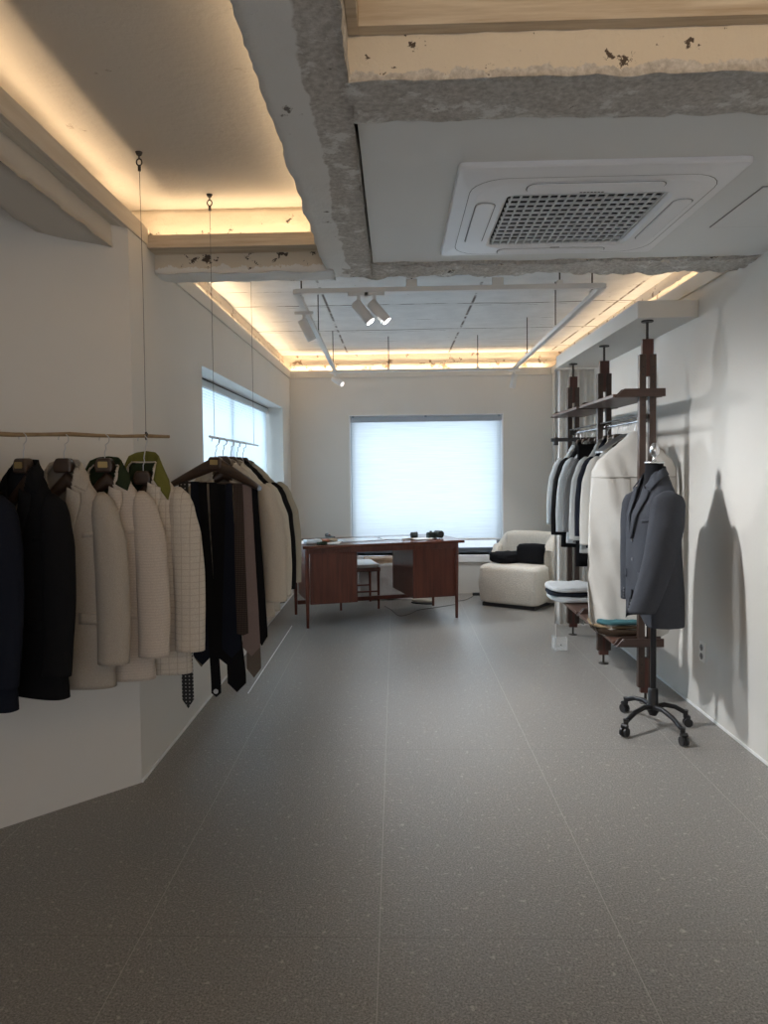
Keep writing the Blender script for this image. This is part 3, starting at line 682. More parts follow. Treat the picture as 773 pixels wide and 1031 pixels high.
for i, (y, rz, lab, kw) in enumerate(rack2):
    p = r2p(y); a = R(4+rz)
    hanger('jacket_hanger', p, a, hl[i], W=.13, plate=False, hookz=.108, drop=.05, yoff=.015)
    jacket('jacket', (p.x, p.y, p.z-.122), a, lab, seed=20+i*2.1, D=.8, cut=0, cuffs=False, **kw)

# ties: (x offset along bar, width top, width at blade, tip z, material, depth, label)
M['t_navy'] = cloth('dark_navy_silk', (.010, .012, .020)); M['t_black'] = cloth('black_silk', (.008, .008, .009))
M['t_dots'] = dots_mat('black_silk_white_dots', (.012, .012, .013), (.55, .53, .5))
M['t_knit'] = grid_fabric('brown_ribbed_knit', (.085, .062, .052), (.02, .016, .014), .0075, .009, .35, .8, .6)
M['t_mauve'] = grid_fabric('dusty_mauve_wool', (.23, .175, .16), (.16, .12, .11), .006, .006, .3, .5, .3)
M['t_brown'] = cloth('taupe_brown_silk', (.13, .105, .085)); M['t_gold'] = cloth('dull_gold_silk', (.16, .13, .085))
K = .00474; bz = 1.375
ties = [ # x px left, x px right at top ; at blade ; tip y px ; mat ; layer ; label ; wide top
 (178, 187, 176.5, 188.5, 716, 't_dots', 2, 'black necktie with small white dots hanging lowest at the left of the ties', 1),
 (192, 199, 190, 204, 673, 't_gold', 3, 'dull gold necktie blade peeping out behind a black one', 0),
 (190, 198, 189, 208, 671, 't_navy', 1, 'dark navy necktie, first blade on the left of the tie hanger', 0),
 (198, 206, 207, 217, 704, 't_black', 0, 'narrow black necktie with a small white emblem near its square tip', 2),
 (209, 217, 213, 236, 671, 't_black', 1, 'black necktie in the middle of the tie hanger ending beside the emblem tie', 0),
 (217, 225, 224, 243, 699, 't_black', 2, 'wide black necktie with the lowest pointed blade near the middle', 0),
 (226, 232, 219, 238, 664, 't_navy', 0, 'glossy navy necktie just left of the brown knitted tie', 0),
 (233.5, 243, 234.5, 246, 641, 't_knit', -1, 'brown ribbed knit necktie with a square end', 3),
 (243, 252, 240, 258, 662, 't_mauve', 0, 'dusty mauve necktie with a pointed blade', 0),
 (246, 252, 244, 258.5, 684, 't_brown', 3, 'taupe brown necktie blade showing below the mauve one', 0),
 (252, 258, 254, 266, 651, 't_black', 1, 'black necktie at the right end of the tie hanger', 0),
]
for i, (a0, a1, b0, b1, ty, mm, ly, lab, kind) in enumerate(ties):
    yb = 3.478+ly*.0085
    xs = [((p-398)*yb/735.0) for p in (a0, a1, b0, b1)]
    tip = 1.45-(ty-470)*yb/735.0; bz_ = bz-.03*((a0+a1)/2-218)/100*1.0
    root = empty('necktie', ((xs[0]+xs[1])/2, yb, bz_), lab, 'necktie', group=None); cx = (xs[0]+xs[1])/2
    H = bz_-tip; tl = .045 if kind != 3 else .012
    if kind == 2: tl = .020
    def edge(t, side):
        e0 = xs[0] if side < 0 else xs[1]; e1 = xs[2] if side < 0 else xs[3]
        return e0+(e1-e0)*min(1, t*1.05)-cx
    g = MB(); nS = 24
    th = .0022
    for f_, yo in ((0, -th), (1, th)):
        v = []
        for j in range(nS+1):
            t = j/nS; z = -t*(H-tl); wob = .003*sin(t*7+i)
            v += [(edge(t, -1), yo+wob, z), (0.5*(edge(t, -1)+edge(t, 1)), yo+wob+(-.0015 if yo < 0 else .0015), z), (edge(t, 1), yo+wob, z)]
        mid = .5*(edge(1, -1)+edge(1, 1)); wob = .003*sin(7+i)
        v.append((mid if kind != 3 else mid, yo+wob, -H))
        fs = []
        for j in range(nS):
            a = j*3
            for q in (0, 1):
                quad = (a+q, a+q+1, a+q+4, a+q+3); fs.append(quad[::-1] if yo < 0 else quad)
        e = nS*3; n = len(v)-1
        if kind == 3: v[n] = (mid, yo+wob, -H+.002); 
        fs += [(e, e+1, n), (e+1, e+2, n)] if yo > 0 else [(e, n, e+1), (e+1, n, e+2)]
        g.add(v, fs, True)
    # fold over the bar
    g.grid(lambda u, t: (edge(0, -1)+(edge(0, 1)-edge(0, -1))*u, -th*0+.008*(1-cos(pi*t))-th, .008*sin(pi*t)), 2, 8)
    g.grid(lambda u, t: (edge(0, -1)+(edge(0, 1)-edge(0, -1))*u, .016-th, -t*.25), 2, 4)
    g.build('tie_blade', mm, root)
    if kind == 2:
        s_ = MB(); mid = .5*(edge(1, -1)+edge(1, 1)); s_.prism([(mid+.012*cos(2*pi*q/12), -H+.030+.012*sin(2*pi*q/12)) for q in range(12)], -.012, -.0095, 'y'); s_.build('emblem', mat('white_embroidery', (.45, .47, .5), .7), root)

# ------------------------------------------------------------------ walnut post shelving
sh = empty('post_shelving', (0, 0, 0), 'dark walnut floor-to-soffit shelving of three double posts with upper and lower shelves', 'shelving')
PX = 1.502
for Y in (4.42, 5.315, 6.23):
    po = MB(); po.box(PX-.049, PX-.011, Y-.02, Y+.02, .10, 2.10).box(PX+.011, PX+.049, Y-.02, Y+.02, .10, 2.10)
    p_ = po.build('post', 'post', sh, bevel=.002)
    for za_, zb_ in ((1.97, 2.19), (.066, .28)): MB().box(PX-.033, PX+.033, Y-.016, Y+.016, za_, zb_).build('post_block', 'postc', p_, bevel=.002)
    g = MB().tube([(PX, Y, 2.18), (PX, Y, 2.30)], .008, 10).lathe([(.034, 2.290), (.036, 2.294), (.034, 2.2995)], (PX, Y)); g.build('jack_screw', 'iron', p_)
    g = MB().tube([(PX, Y, .08), (PX, Y, .004)], .008, 10).lathe([(.036, 0.0005), (.036, .004), (.012, .008)], (PX, Y)); g.build('levelling_foot', 'iron', p_)
    g = MB()
    for s_ in (-.030, .030):
        for zz in [.14+.05*q for q in range(5)]+[1.80+.045*q for q in range(6)]:
            g.tube([(PX+s_, Y-.0215, zz), (PX+s_, Y-.0195, zz)], .0042, 8)
    g.build('peg_hole', 'dark', p_)
for Y in (4.42, 5.315, 6.23):
    for (za, zb, xa) in ((1.850, 1.897, 1.315), (.350, .400, 1.315)):
        MB().prism([(xa-PX, za), (1.600-PX, za), (1.600-PX, zb), (xa+.045-PX, zb)], -.008, .008, 'y').build('bracket', 'shelfx', sh).location = (PX, Y-.026 if Y < 5 else Y, 0)
        MB().prism([(xa-PX, za), (1.600-PX, za), (1.600-PX, zb), (xa+.045-PX, zb)], -.008, .008, 'y').build('bracket', 'shelfx', sh).location = (PX, Y+.028, 0)
for ya, yb in ((4.43, 5.30), (5.33, 6.22)):
    for (za, zb) in ((1.852, 1.872), (.352, .372)):
        MB().prism([(1.315, ya+.03), (1.600, ya+.03), (1.600, yb-.03), (1.315, yb-.03)], za, zb).build('shelf_board', 'shelf', sh, bevel=.003)
g = MB().tube([(PX, 4.44, 1.715), (PX, 6.21, 1.715)], .0085, 10); g.build('clothes_rod', 'chrome', sh)
MB().tube([(PX-.03, 4.44, 1.742), (PX-.03, 6.21, 1.742)], .006, 8).build('upper_rod', 'iron', sh)
for Y in (4.45, 5.315, 6.20): MB().box(PX-.036, PX+.012, Y-.006, Y+.006, 1.70, 1.752).build('rod_holder', 'iron', sh)

# garments on the walnut rail
RP = lambda y: Vector((PX, y, 1.728))
rack3 = [
 (4.99, 6, 'off-white linen jacket next to the tall garment bag on the walnut rail', dict(m='j_offw', lining='lin_taupe', L=.80, W=0.85)),
 (5.11, 4, 'dark navy jacket pressed between pale jackets on the walnut rail', dict(m='j_navy', lining='lin_dark', L=.74, W=0.85)),
 (5.23, 4, 'light grey jacket behind the dark navy one on the walnut rail', dict(m='j_lgrey', lining='lin_taupe', L=.79, W=0.90)),
 (5.44, 3, 'mid grey jacket just past the middle walnut post', dict(m='j_mgrey', lining='lin_dark', L=.74, W=0.86)),
 (5.62, 3, 'pale grey-blue jacket with its sleeve hanging out farthest towards the armchair', dict(m='j_pale', lining='lin_dark', L=.76, W=0.92)),
 (5.80, 4, 'black jacket behind the pale grey-blue jacket on the walnut rail', dict(m='j_black', lining='lin_dark', L=.81, W=0.92)),
 (5.98, 5, 'washed white-blue shirt jacket farthest along the walnut rail', dict(m='j_pale', lining='lin_taupe', L=.72, W=0.92)),
]
for i, (y, a, lab, kw) in enumerate(rack3):
    p = RP(y); rz = R(a)
    hanger('jacket_hanger', p, rz, 'dark wooden hanger holding the '+lab.split(' on the walnut')[0].split(' next to')[0].split(' pressed')[0].split(' behind')[0].split(' just')[0].split(' with its')[0].split(' farthest')[0]+' on the walnut rail', W=.12, plate=False, hookz=.095, drop=.05, yoff=.015)
    jacket('jacket', (p.x, p.y, p.z-.115), rz, lab, seed=40+i*2.3, D=.72, sleeve_len=.98, sleeve_out=.03, cut=0, cuffs=False, **kw)
for k in range(6):
    p = RP(4.76+.032*k); hanger('wire_hanger', p, R(3+2*k % 5), ('first', 'second', 'third', 'fourth', 'fifth', 'sixth')[k]+' thin empty metal hanger on the walnut rail, counted from the garment bag backwards', 'hanger', W=.17, group='empty hangers crowded at the near end of the walnut rail', thin=True, m='steel', hookz=.075)
for k in range(3):
    p = RP(6.06+.045*k); t = empty('clip_hanger', p, ('nearest', 'middle', 'farthest')[k]+' of the three black trouser clip hangers at the far end of the walnut rail', 'hanger', R(-12+9*k), 'black clip hangers at the far end of the walnut rail')
    MB().tube([(0, 0, -.055), (0, 0, -.02), (.018, 0, -.008), (.018, 0, .008), (0, 0, .018), (-.015, 0, .008)], .002, 6).build('hook', 'steel', t)
    MB().box(-.21, .19, -.006, .006, -.085, -.055).build('bar', 'blkplastic', t, bevel=.002)
    for s_ in (-.17, .15): MB().box(s_-.014, s_+.014, -.014, .014, -.115, -.05).build('clip', 'blkplastic', t, bevel=.003)
# black trousers folded over a hanger
p = RP(5.385); t = empty('trousers', (p.x-.04, p.y, 1.60), 'black trousers folded over a hanger below the light grey jacket', 'trousers')
g = MB(); g.grid(lambda u, v: Vector(((u-.5)*.26+.01*sin(v*5), .022*sin(pi*2*u*0+v*0)+.018+.008*sin(u*9+v*3), -v*.90)), 14, 30)
g.grid(lambda u, v: Vector(((u-.5)*.26+.01*sin(v*5), -.018+.008*sin(u*8+v*3+1), -v*.87)), 14, 30)
g.build('trouser_leg', 'blackcloth', t, solid=.01)

# tall canvas garment bag at the near end of the rail
gb = empty('garment_bag', (1.50, 4.63, 1.728), 'tall cream canvas garment bag on the near end of the walnut rail', 'garment bag', R(-8))
def gbs(u, v):
    a = 2*pi*u; s = v*1.315
    tab = [(0, .030, .030), (.03, .055, .05), (.075, .105, .056), (.13, .170, .060), (.185, .225, .064), (.25, .255, .070), (.5, .268, .075), (.9, .275, .085), (1.18, .262, .082), (1.27, .215, .07), (1.31, .13, .05), (1.315, .10, .03)]
    w_, d_ = interp(tab, s); n = 2.4; c, sn = cos(a), sin(a)
    x = w_*math.copysign(abs(c)**(2/n), c); y = d_*math.copysign(abs(sn)**(2/n), sn)
    q = Vector((x*5+y*2-s*1.6, y*3, s*1.5)); f = noise.noise(q)*.085*min(1, s/.3)+noise.noise(q*2.7)*.026*min(1, s/.3)
    return Vector((x-.012*s, y*1.0+(-f if y < 0 else f), -.075-s))
g = MB(); g.grid(gbs, 72, 80, True, closeu=True); g.build('bag_body', 'bagcloth', gb)
M['seamc'] = cloth('canvas_seam', (.50, .48, .44), .05)
g = MB()   # yoke seam piping and front placket
yo = [gbs(.5+.5*i/30, .215)+Vector((0, -.002, 0)) for i in range(31)]; g.tube(yo, .004, 6)
for uu in (.735, .765): g.tube([gbs(uu, .215+.70*i/30)+Vector((0, -.0015, 0)) for i in range(31)], .0022, 5)
g.build('seam_piping', 'seamc', gb)
g = MB(); hp = [(.02, -.02, -1.36), (.035, -.03, -1.43), (.06, -.03, -1.475), (.085, -.025, -1.475), (.105, -.02, -1.43), (.112, -.015, -1.36)]
g.tube(hp, .0075, 6); ho = g.build('handle_strap', 'bagcloth', gb)
MB().tube([(0, 0, -.08), (0, 0, -.03), (.019, 0, -.012), (.014, 0, .008), (0, 0, .014), (-.012, 0, .004)], .0024, 6).build('hook', 'steel', gb)

# folded clothes on the lower shelves
def folded(name, loc, rz, size, m, label, cat='folded clothes', seed=0, parent=None, group=None):
    w_, d_, h_ = size
    g = MB()
    def f(u, v):
        a = 2*pi*u; n = 3.2; c, sn = cos(a), sin(a)
        ph = v; rr = [(0, .0), (.03, .86), (.2, .98), (.5, 1.0), (.8, .985), (.97, .87), (1, 0)]
        k = interp([(x, y) for x, y in rr], ph)[0]; zz = h_*(ph if 0 < ph < 1 else ph)
        x = w_/2*k*math.copysign(abs(c)**(2/n), c); y = d_/2*k*math.copysign(abs(sn)**(2/n), sn)
        q = Vector((x*14+seed, y*14, zz*40+seed)); e = noise.noise(q)*.010+noise.noise(q*2.5)*.004
        return Vector((x*(1+e*3), y*(1+e*3), max(.0005, zz+(e*.9 if ph > .5 else 0))))
    g.grid(f, 48, 16, True, closeu=True)
    o = g.build(name, m, parent)
    o.location = loc; o.rotation_euler = (0, 0, rz)
    if not parent: tag(o, label, cat, group)
    return o
M['teal'] = cloth('teal_cotton', (.07, .17, .19)); M['brownc'] = cloth('dark_brown_knit', (.05, .033, .022)); M['tanc'] = cloth('tan_cotton', (.28, .21, .13))
M['whitec'] = cloth('white_cotton', (.66, .68, .69)); M['navyc'] = cloth('dark_navy_cotton', (.02, .024, .035))
folded('folded_trousers', (1.43, 4.72, .3725), R(2), (.33, .34, .045), 'brownc', 'dark brown folded knit at the bottom of the pile under the garment bag', seed=1)
folded('folded_trousers', (1.42, 4.73, .4175), R(-3), (.35, .33, .022), 'tanc', 'thin tan folded cloth between the brown and teal ones', seed=2)
folded('folded_trousers', (1.425, 4.72, .4395), R(3), (.34, .33, .04), 'teal', 'teal folded cloth on top of the pile below the garment bag', seed=3)
folded('folded_shirt', (1.40, 5.86, .3725), R(4), (.36, .40, .05), 'whitec', 'lowest white folded shirt on the far lower shelf', seed=4)
folded('folded_shirt', (1.37, 5.85, .4225), R(-6), (.34, .36, .028), 'navyc', 'dark navy folded cloth between the white shirts', seed=5)
folded('folded_shirt', (1.39, 5.86, .4505), R(6), (.37, .38, .05), 'whitec', 'top white folded shirt of the far shelf pile', seed=6)
g = MB(); g.grid(lambda u, v: Vector(((u-.5)*.06, .005*sin(v*6+u*3), -.16*v)), 6, 10); o = g.build('hanging_cloth', 'whitec', solid=.004); o.location = (1.275, 5.46, .41)
bpy.data.objects.remove(o)
# clear acrylic box on the floor
ax = empty('acrylic_stand', (1.275, 5.72, .001), 'small clear acrylic stand on the floor before the far lower shelf', 'stand')
acr = mat('clear_acrylic', (.85, .88, .88), .08); nt_ = acr.node_tree; nt_.nodes['Principled BSDF'].inputs['Alpha'].default_value = .28
MB().box(-.05, .05, -.05, .05, .0, .004).build('base_plate', acr, ax, bevel=.001)
MB().box(-.05, .05, -.05, -.046, .004, .11).build('face', acr, ax)
MB().box(-.05, -.046, -.046, .05, .004, .11).build('face', acr, ax)
MB().tube([(-.03, .0, .004), (-.03, 0, .215)], .0025, 6).build('upright', 'track', ax)
MB().tube([(0, -.0505, .05), (0, -.053, .05)], .006, 8).build('knob', 'seam', ax)

# ------------------------------------------------------------------ dress form and its jacket
df = empty('dress_form', (1.415, 4.04, 0), 'black tailor\'s dress form on a four-wheeled stand wearing the charcoal jacket', 'dress form', R(0))
MB().lathe([(.006, 1.462), (.013, 1.470), (.010, 1.480), (.008, 1.486), (.016, 1.494), (.024, 1.508), (.0265, 1.525), (.024, 1.542), (.016, 1.556), (.012, 1.562), (.004, 1.566)], n=20).build('finial', 'chrome', df)
MB().lathe([(.050, 1.452), (.052, 1.455), (.052, 1.460), (.048, 1.463)], n=28).build('neck_cap', 'chrome', df)
g = MB()
def tor(u, v):
    a = 2*pi*u; tab = [(0, .046, .046), (.06, .050, .050), (.105, .058, .055), (.13, .10, .062), (.16, .155, .072), (.20, .172, .086), (.30, .165, .105), (.42, .150, .10), (.55, .135, .092), (.70, .155, .10), (.80, .165, .105), (.815, .10, .08)]
    w_, d_ = interp(tab, v*.815); return Vector((w_*cos(a), d_*sin(a), 1.452-v*.815))
g.grid(tor, 40, 50, True, closeu=True); to = g.build('torso', 'blackcloth', df); to.rotation_euler = (0, 0, R(-82))
MB().tube([(0, 0, .66), (0, 0, .12)], .0155, 14).build('pole', 'blkmetal', df)
MB().lathe([(.020, .21), (.027, .205), (.027, .12), (.032, .115), (.034, .085), (.026, .07), (.020, .058)], n=20).build('hub', 'blkmetal', df)
for a in (196, 250, 298, 340 + 0):
    pass
# wheels as seen: two near, two behind
wheels = [(-.200, -.165), (.050, -.290), (-.085, .205), (.170, -.02)]
for wx_, wy_ in wheels:
    d = Vector((wx_, wy_, 0)); L_ = d.length; d.normalize(); n_ = Vector((-d.y, d.x, 0))
    pts = [Vector((0, 0, .105))+d*.02, Vector((0, 0, .118))+d*L_*.35, Vector((0, 0, .108))+d*L_*.68, Vector((0, 0, .082))+d*(L_*.96)]
    lo = MB().tube(pts, [.015, .0135, .013, .013], 10).build('leg', 'blkmetal', df)
    c_ = MB(); c = d*L_; c_.tube([c+Vector((0, 0, .092)), c+Vector((0, 0, .05))], [.015, .012], 10)
    w0 = c-n_*.0; off = d*.012
    for s_ in (-1, 1):
        q = c+off+Vector((0, 0, .025)); c_.tube([q+n_*s_*.006, q+n_*s_*.018], .024, 16)
    c_.tube([c+off+Vector((0, 0, .056))-n_*.017, c+off+Vector((0, 0, .056))+n_*.017], .012, 10)
    c_.build('caster', 'blkplastic', lo)
jd = jacket('jacket', (1.415, 4.04, 1.415), R(-82), 'charcoal worsted jacket displayed on the dress form', 'j_char', L=.835, W=.90, D=1.7, lining='lin_dark', cut=.13, v=.36, res=2, seed=77, btn='grey_button', worn=True)

# ------------------------------------------------------------------ outlet
ou = empty('wall_outlet', (XR, 4.237, .360), 'white double wall outlet low on the right wall', 'outlet')
MB().box(-.010, 0, -.037, .037, -.058, .058).build('cover_plate', 'outlet', ou, bevel=.004)
for z in (-.025, .025):
    s_ = MB(); s_.tube([(-.0102, 0, z), (-.0125, 0, z)], .019, 20); so = s_.build('socket', mat('socket_recess', (.20, .20, .20), .5), ou)
    MB().tube([(-.0126, -.008, z), (-.0135, -.008, z)], .003, 8).tube([(-.0126, .008, z), (-.0135, .008, z)], .003, 8).build('pin_hole', 'dark', so)

# ------------------------------------------------------------------ desk
DA = R(17.2)
dk = empty('desk', (-.835, 6.47, 0), 'rosewood writing desk with two hanging pedestals below the back window', 'desk', DA)
DL, DD, DH = 1.555, .74, .748
MB().box(0, DL, 0, DD, DH-.026, DH).build('desk_top', 'desktop', dk, bevel=.003)
MB().box(.03, DL-.05, .035, .055, DH-.075, DH-.026).box(.03, DL-.05, DD-.055, DD-.035, DH-.075, DH-.026).build('apron', 'desk', dk, bevel=.002)
for x, y in ((.045, .045), (DL-.068, .045), (.045, DD-.045), (DL-.068, DD-.045)):
    MB().tube([(x, y, DH-.028), (x, y, .45), (x, y, 0)], [.021, .020, .013], 14).build('leg', 'desk', dk)
for x0_, x1_ in ((.075, .515), (DL-.50, DL-.062)):
    pd = MB().box(x0_, x1_, .055, DD-.02, .208, DH-.055).build('pedestal', 'desk', dk, bevel=.003)
    MB().box(x0_+.012, x1_-.012, .050, .056, .220, DH-.075).build('back_panel', 'desk', pd, bevel=.002)
    for k in range(3):
        dw = MB().box(x0_+.01, x1_-.01, DD-.022, DD-.008, .215+.155*k, .365+.155*k).build('drawer_front', 'desk', pd, bevel=.002)
        MB().tube([((x0_+x1_)/2-.05, DD-.001, .30+.155*k), ((x0_+x1_)/2+.05, DD-.001, .30+.155*k)], .006, 8).build('drawer_pull', 'desk', dw)
MB().box(.06, DL-.10, DD-.06, DD-.035, .10, .14).build('stretcher', 'desk', dk, bevel=.003)
def dpt(x, y, z=0): return Vector((-.835+x*cos(DA)-y*sin(DA), 6.47+x*sin(DA)+y*cos(DA), z))
# things on the desk
def sheet(x, y, rz, w_, d_, label, group=None, z=.0, m='paper', h=.0012, name='paper_sheet', cat='paper'):
    p = dpt(x, y, DH+z); g = MB(); g.grid(lambda u, v: Vector(((u-.5)*w_, (v-.5)*d_, h+.002*abs(sin(u*3+v*2+rz)))), 8, 8)
    o = g.build(name, m, solid=.0008); o.location = p; o.rotation_euler = (0, 0, DA+R(rz)); tag(o, label, cat, group); return o
sheet(.10, .35, 12, .21, .297, 'white paper lying at the left end of the desk', z=.0005)
sheet(.30, .25, -20, .21, .297, 'white paper near the left end of the desk, turned towards the viewer', z=.0005)
sheet(.62, .40, 5, .42, .30, 'wide glossy white sheet on the middle of the desk', z=.0005, m=mat('glossy_sheet', (.80, .84, .88), .12))
sheet(1.02, .42, -8, .34, .26, 'pale sheet lying right of the middle of the desk', z=.0005, m=mat('pale_sheet', (.72, .76, .80), .2))
sheet(1.20, .22, 14, .21, .15, 'small white booklet beside the camera on the desk', z=.0005, h=.006)
folded('fabric_swatches', dpt(.13, .20, DH+.004), R(20), (.17, .12, .035), M['whitec'], 'crumpled white cloth on the left corner of the desk', 'cloth', 11)
folded('fabric_swatches', dpt(.235, .26, DH+.004), R(-10), (.13, .10, .030), cloth('salmon_cloth', (.42, .20, .14)), 'small salmon cloth among the papers on the desk', 'cloth', 12)
folded('fabric_swatches', dpt(.20, .12, DH+.001), R(5), (.10, .07, .022), cloth('dark_green_cloth', (.04, .06, .04)), 'small dark green cloth on the left end of the desk', 'cloth', 13)
folded('fabric_swatches', dpt(.33, .30, DH+.004), R(5), (.11, .09, .024), cloth('sand_cloth', (.40, .33, .24)), 'small sand coloured cloth near the left papers on the desk', 'cloth', 14)
cm = empty('camera', dpt(1.335, .26, DH), 'black camera with a big round lens at the right end of the desk', 'camera', DA+R(15))
M['camblk'] = mat('dark_green_black_rubber', (.022, .030, .028), .5)
MB().box(-.065, .03, -.02, .035, .0, .062).build('camera_body', 'camblk', cm, bevel=.010)
MB().tube([(.052, .03, .040), (.052, -.055, .040)], [.034, .037], 24).build('lens', 'camblk', cm)
MB().tube([(.052, -.055, .040), (.052, -.057, .040)], .026, 24).build('lens_glass', 'blkplastic', cm)
MB().tube([(-.03, .0, .062), (-.03, 0, .075)], .012, 12).build('dial', 'camblk', cm)
lc = empty('camera_lens', dpt(1.16, .34, DH), 'dark faceted round lens lying left of the camera on the desk', 'camera lens', DA)
MB().tube([(-.025, 0, .032), (.035, 0, .032)], [.030, .032], 10).build('barrel', 'camblk', lc)
MB().tube([(-.030, 0, .032), (-.025, 0, .032)], .024, 10).build('rim', 'blkplastic', lc)
rl_ = MB().prism([(-.07, -.012), (.07, -.008), (.07, .008), (-.07, .012)], 0, .012); o = rl_.build('scissors_case', M['tanc'], bevel=.003); o.location = dpt(1.06, .22, DH+.003); o.rotation_euler = (0, 0, DA+R(25)); tag(o, 'slim tan case lying left of the booklet on the desk', 'case')

# chair behind the desk
ch = empty('desk_chair', (-.43, 7.58, 0), 'dark wooden chair with a pale padded seat behind the desk', 'chair', R(14))
for x, y, h in ((-.19, -.20, .74), (-.19, .20, .74), (.20, -.21, .43), (.20, .21, .43)):
    MB().tube([(x-(.05 if h > .5 else 0), y, h), (x, y, .43), (x, y, 0)] if h > .5 else [(x, y, .43), (x, y, 0)], [.013, .017, .011] if h > .5 else [.017, .011], 12).build('leg', 'desk', ch)
MB().box(-.21, .22, -.225, .225, .385, .425).build('seat_frame', 'desk', ch, bevel=.006)
g = MB().prism(rrect(.215, .225, .05), .425, .46); g.build('seat', mat('pale_seat_pad', (.62, .64, .66), .5), ch, bevel=.014)
g = MB(); g.grid(lambda u, v: Vector((-.235-.045*sin(pi*u)-.02*v, (u-.5)*.46, .640+.115*v)), 20, 6); g.build('backrest', mat('dark_backrest_leather', (.035, .042, .04), .4), ch, solid=.022)
for s_ in (-1, 1): MB().tube([(-.19, .20*s_, .18), (.20, .21*s_, .18)], .009, 8).build('stretcher', 'desk', ch)
# large paper bag by the window
pb = empty('paper_bag', (.00, 8.02, 0), 'big crumpled white bag with a brown cardboard top behind the desk', 'bag', R(4))
M['bagp'] = mat('white_crumpled_paper', (.50, .48, .46), .5, var=.12, vscale=9, bump=1.0, bscale=12); M['card'] = mat('brown_cardboard', (.33, .22, .14), .8, var=.15, vscale=14)
MB().rough(-.42, .36, -.14, .14, .02, .40, .035, .016, 7, 21).build('bag_body', 'bagp', pb, weld=True)
MB().rough(-.36, .35, -.13, .13, .40, .455, .035, .012, 11, 22).build('cardboard_top', 'card', pb, weld=True)
sp = empty('slipper', dpt(1.42, .84, 0), 'pale beige slipper on the floor under the right end of the desk', 'slipper', R(70))
g = MB(); g.grid(lambda u, v: Vector((.045*sin(pi*v)**.5*cos(2*pi*u), (v-.5)*.25, .03+.026*sin(2*pi*u)*sin(pi*v)**.5)), 20, 16, True, closeu=True); g.build('upper', M['tanc'] if False else 'j_beige', sp)
MB().prism([(.046*cos(2*pi*i/24), .127*sin(2*pi*i/24)) for i in range(24)], .0, .012).build('sole', 'blkplastic', sp)
def cable(pts, label, m='blkplastic', r=.0025):
    P = []
    for i in range(len(pts)-1):
        a = Vector(pts[max(i-1, 0)]); b = Vector(pts[i]); c = Vector(pts[i+1]); d = Vector(pts[min(i+2, len(pts)-1)])
        for k in range(8):
            t = k/8; P.append(.5*((2*b)+(c-a)*t+(2*a-5*b+4*c-d)*t*t+(3*b-a-3*c+d)*t**3))
    P.append(Vector(pts[-1])); o = MB().tube(P, r, 6).build('power_cable', m); tag(o, label, 'cable'); return o
cable([(-.13, 7.55, .003), (-.06, 7.35, .003), (.02, 7.05, .003), (.12, 7.12, .003), (.22, 7.32, .003), (.40, 7.45, .003), (.62, 7.62, .003)], 'thin dark cable looping over the floor below the middle of the desk')
cable([(.62, 7.80, .003), (.72, 7.84, .003), (.80, 7.98, .003), (.86, 8.12, .003)], 'short dark cable on the floor between the desk and the armchair')
o = MB().box(-.05, .05, -.02, .02, 0, .03).build('plug_adapter', 'blkplastic', bevel=.006); o.location = (.90, 8.16, 0); tag(o, 'small black plug adapter on the floor at the back wall', 'adapter')

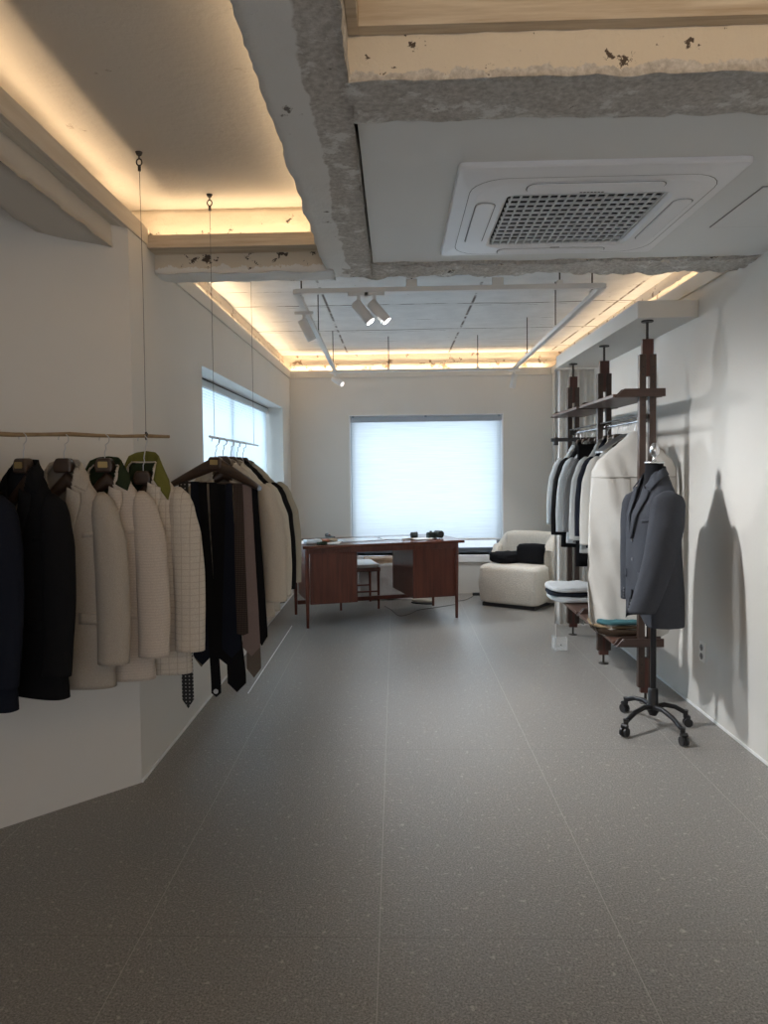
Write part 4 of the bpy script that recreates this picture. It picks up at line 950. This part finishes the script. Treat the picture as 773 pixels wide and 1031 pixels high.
# ------------------------------------------------------------------ armchair
am = empty('armchair', (1.392, 7.215, 0), 'low cream boucle armchair in the right back corner', 'armchair', R(0))
fx = Vector((-.555, .355, 0)).normalized(); fy = Vector((.355*1.0, .555, 0)).normalized()*1.0
AW, ADp = .66, .62
def ap(x, y, z): p = fx*x+fy*y; return Vector((p.x, p.y, z))      # x from the right front corner to the left, y backwards
def slab_round(w0, w1, d0, d1, z0, z1, r, nz=10, puff=.012):
    """rounded cushion block in armchair axes"""
    hx_, hy_ = (w1-w0)/2, (d1-d0)/2; cx_, cy_ = (w0+w1)/2, (d0+d1)/2; g = MB(); n = 64
    rows = []
    for j in range(nz+1):
        a = pi*j/nz-pi/2; ins = r*(1-cos(a)) if True else 0
        zz = (z0+r if a < 0 else z1-r)+r*sin(a)
        rows.append((ins, zz))
    rows.insert(nz//2+1, (-puff, (z0+z1)/2)); rows.sort(key=lambda q: q[1])
    full = [(max(.98*min(hx_, hy_), 0), rows[0][1])]+rows+[(.98*min(hx_, hy_), rows[-1][1]+.004)]
    v = []
    for ins, zz in full:
        P = rrect(max(.01, hx_-ins), max(.01, hy_-ins), max(.004, min(.085, hx_-ins-.005, hy_-ins-.005)), 15)[:n]
        v += [ap(cx_+px_, cy_+py_, zz) for px_, py_ in P]
    f = [(i*n+k, i*n+(k+1) % n, (i+1)*n+(k+1) % n, (i+1)*n+k) for i in range(len(full)-1) for k in range(n)]
    g.add(v, f, True); g.add(v[:n], [tuple(range(n))[::-1]]); g.add(v[-n:], [tuple(range(n))], True); return g
slab_round(.0, AW, .0, ADp, .035, .425, .05).build('seat', 'boucle', am)
# backrest: one padded shell wrapping the back and both sides
path = [(-.0, .30, .64), (-.005, .38, .69), (-.005, .47, .72), (.03, .56, .735), (.12, .625, .74), (.33, .64, .745), (.53, .635, .74), (.60, .615, .72), (.665, .56, .60), (.68, .46, .59)]
def shell(u, t):
    f = t*(len(path)-1); i = min(len(path)-2, int(f)); r = f-i; a, b = path[i], path[i+1]; x, y, h = [p+(q-p)*r for p, q in zip(a, b)]
    a0, b0 = path[max(0, i-1)], path[min(len(path)-1, i+2)]
    tn = Vector((b[0]-a[0], b[1]-a[1])).lerp(Vector((b0[0]-a0[0], b0[1]-a0[1])), .5).normalized(); nn = Vector((-tn.y, tn.x)); th = .062
    ang = 2*pi*u; c, s = cos(ang), sin(ang); ex = math.copysign(abs(c)**.55, c)*th; ez = math.copysign(abs(s)**.30, s)
    e = 1 if .03 < t < .97 else .8
    return ap(x+nn.x*ex*e, y+nn.y*ex*e, .035+(h-.035)*(.5+.5*ez*e))
g = MB(); g.grid(shell, 28, 44, True, closeu=True)
for t_ in (0, 1): g.add([shell(i/28, t_) for i in range(28)], [tuple(range(28))], True)
g.build('backrest', 'boucle', am, weld=True)
g = MB(); g.prism([tuple(ap(x, y, 0))[:2] for x, y in ((.04, .04), (.04, ADp), (AW-.04, ADp), (AW-.04, .04))], .0, .036); g.build('plinth', 'dark', am)
for i, (x, y, sx, sy, h, rz, lab, z) in enumerate(((.47, .34, .36, .30, .11, 30, 'crumpled black garment on the left side of the armchair seat', .425), (.20, .38, .34, .20, .21, -28, 'thick folded black garment on the right side of the armchair seat', .425))):
    p = ap(x, y, z)+Vector((1.392, 7.215, 0)); folded('folded_garment', p, R(rz), (sx, sy, h), 'blackcloth', lab, 'folded clothes', 30+i)
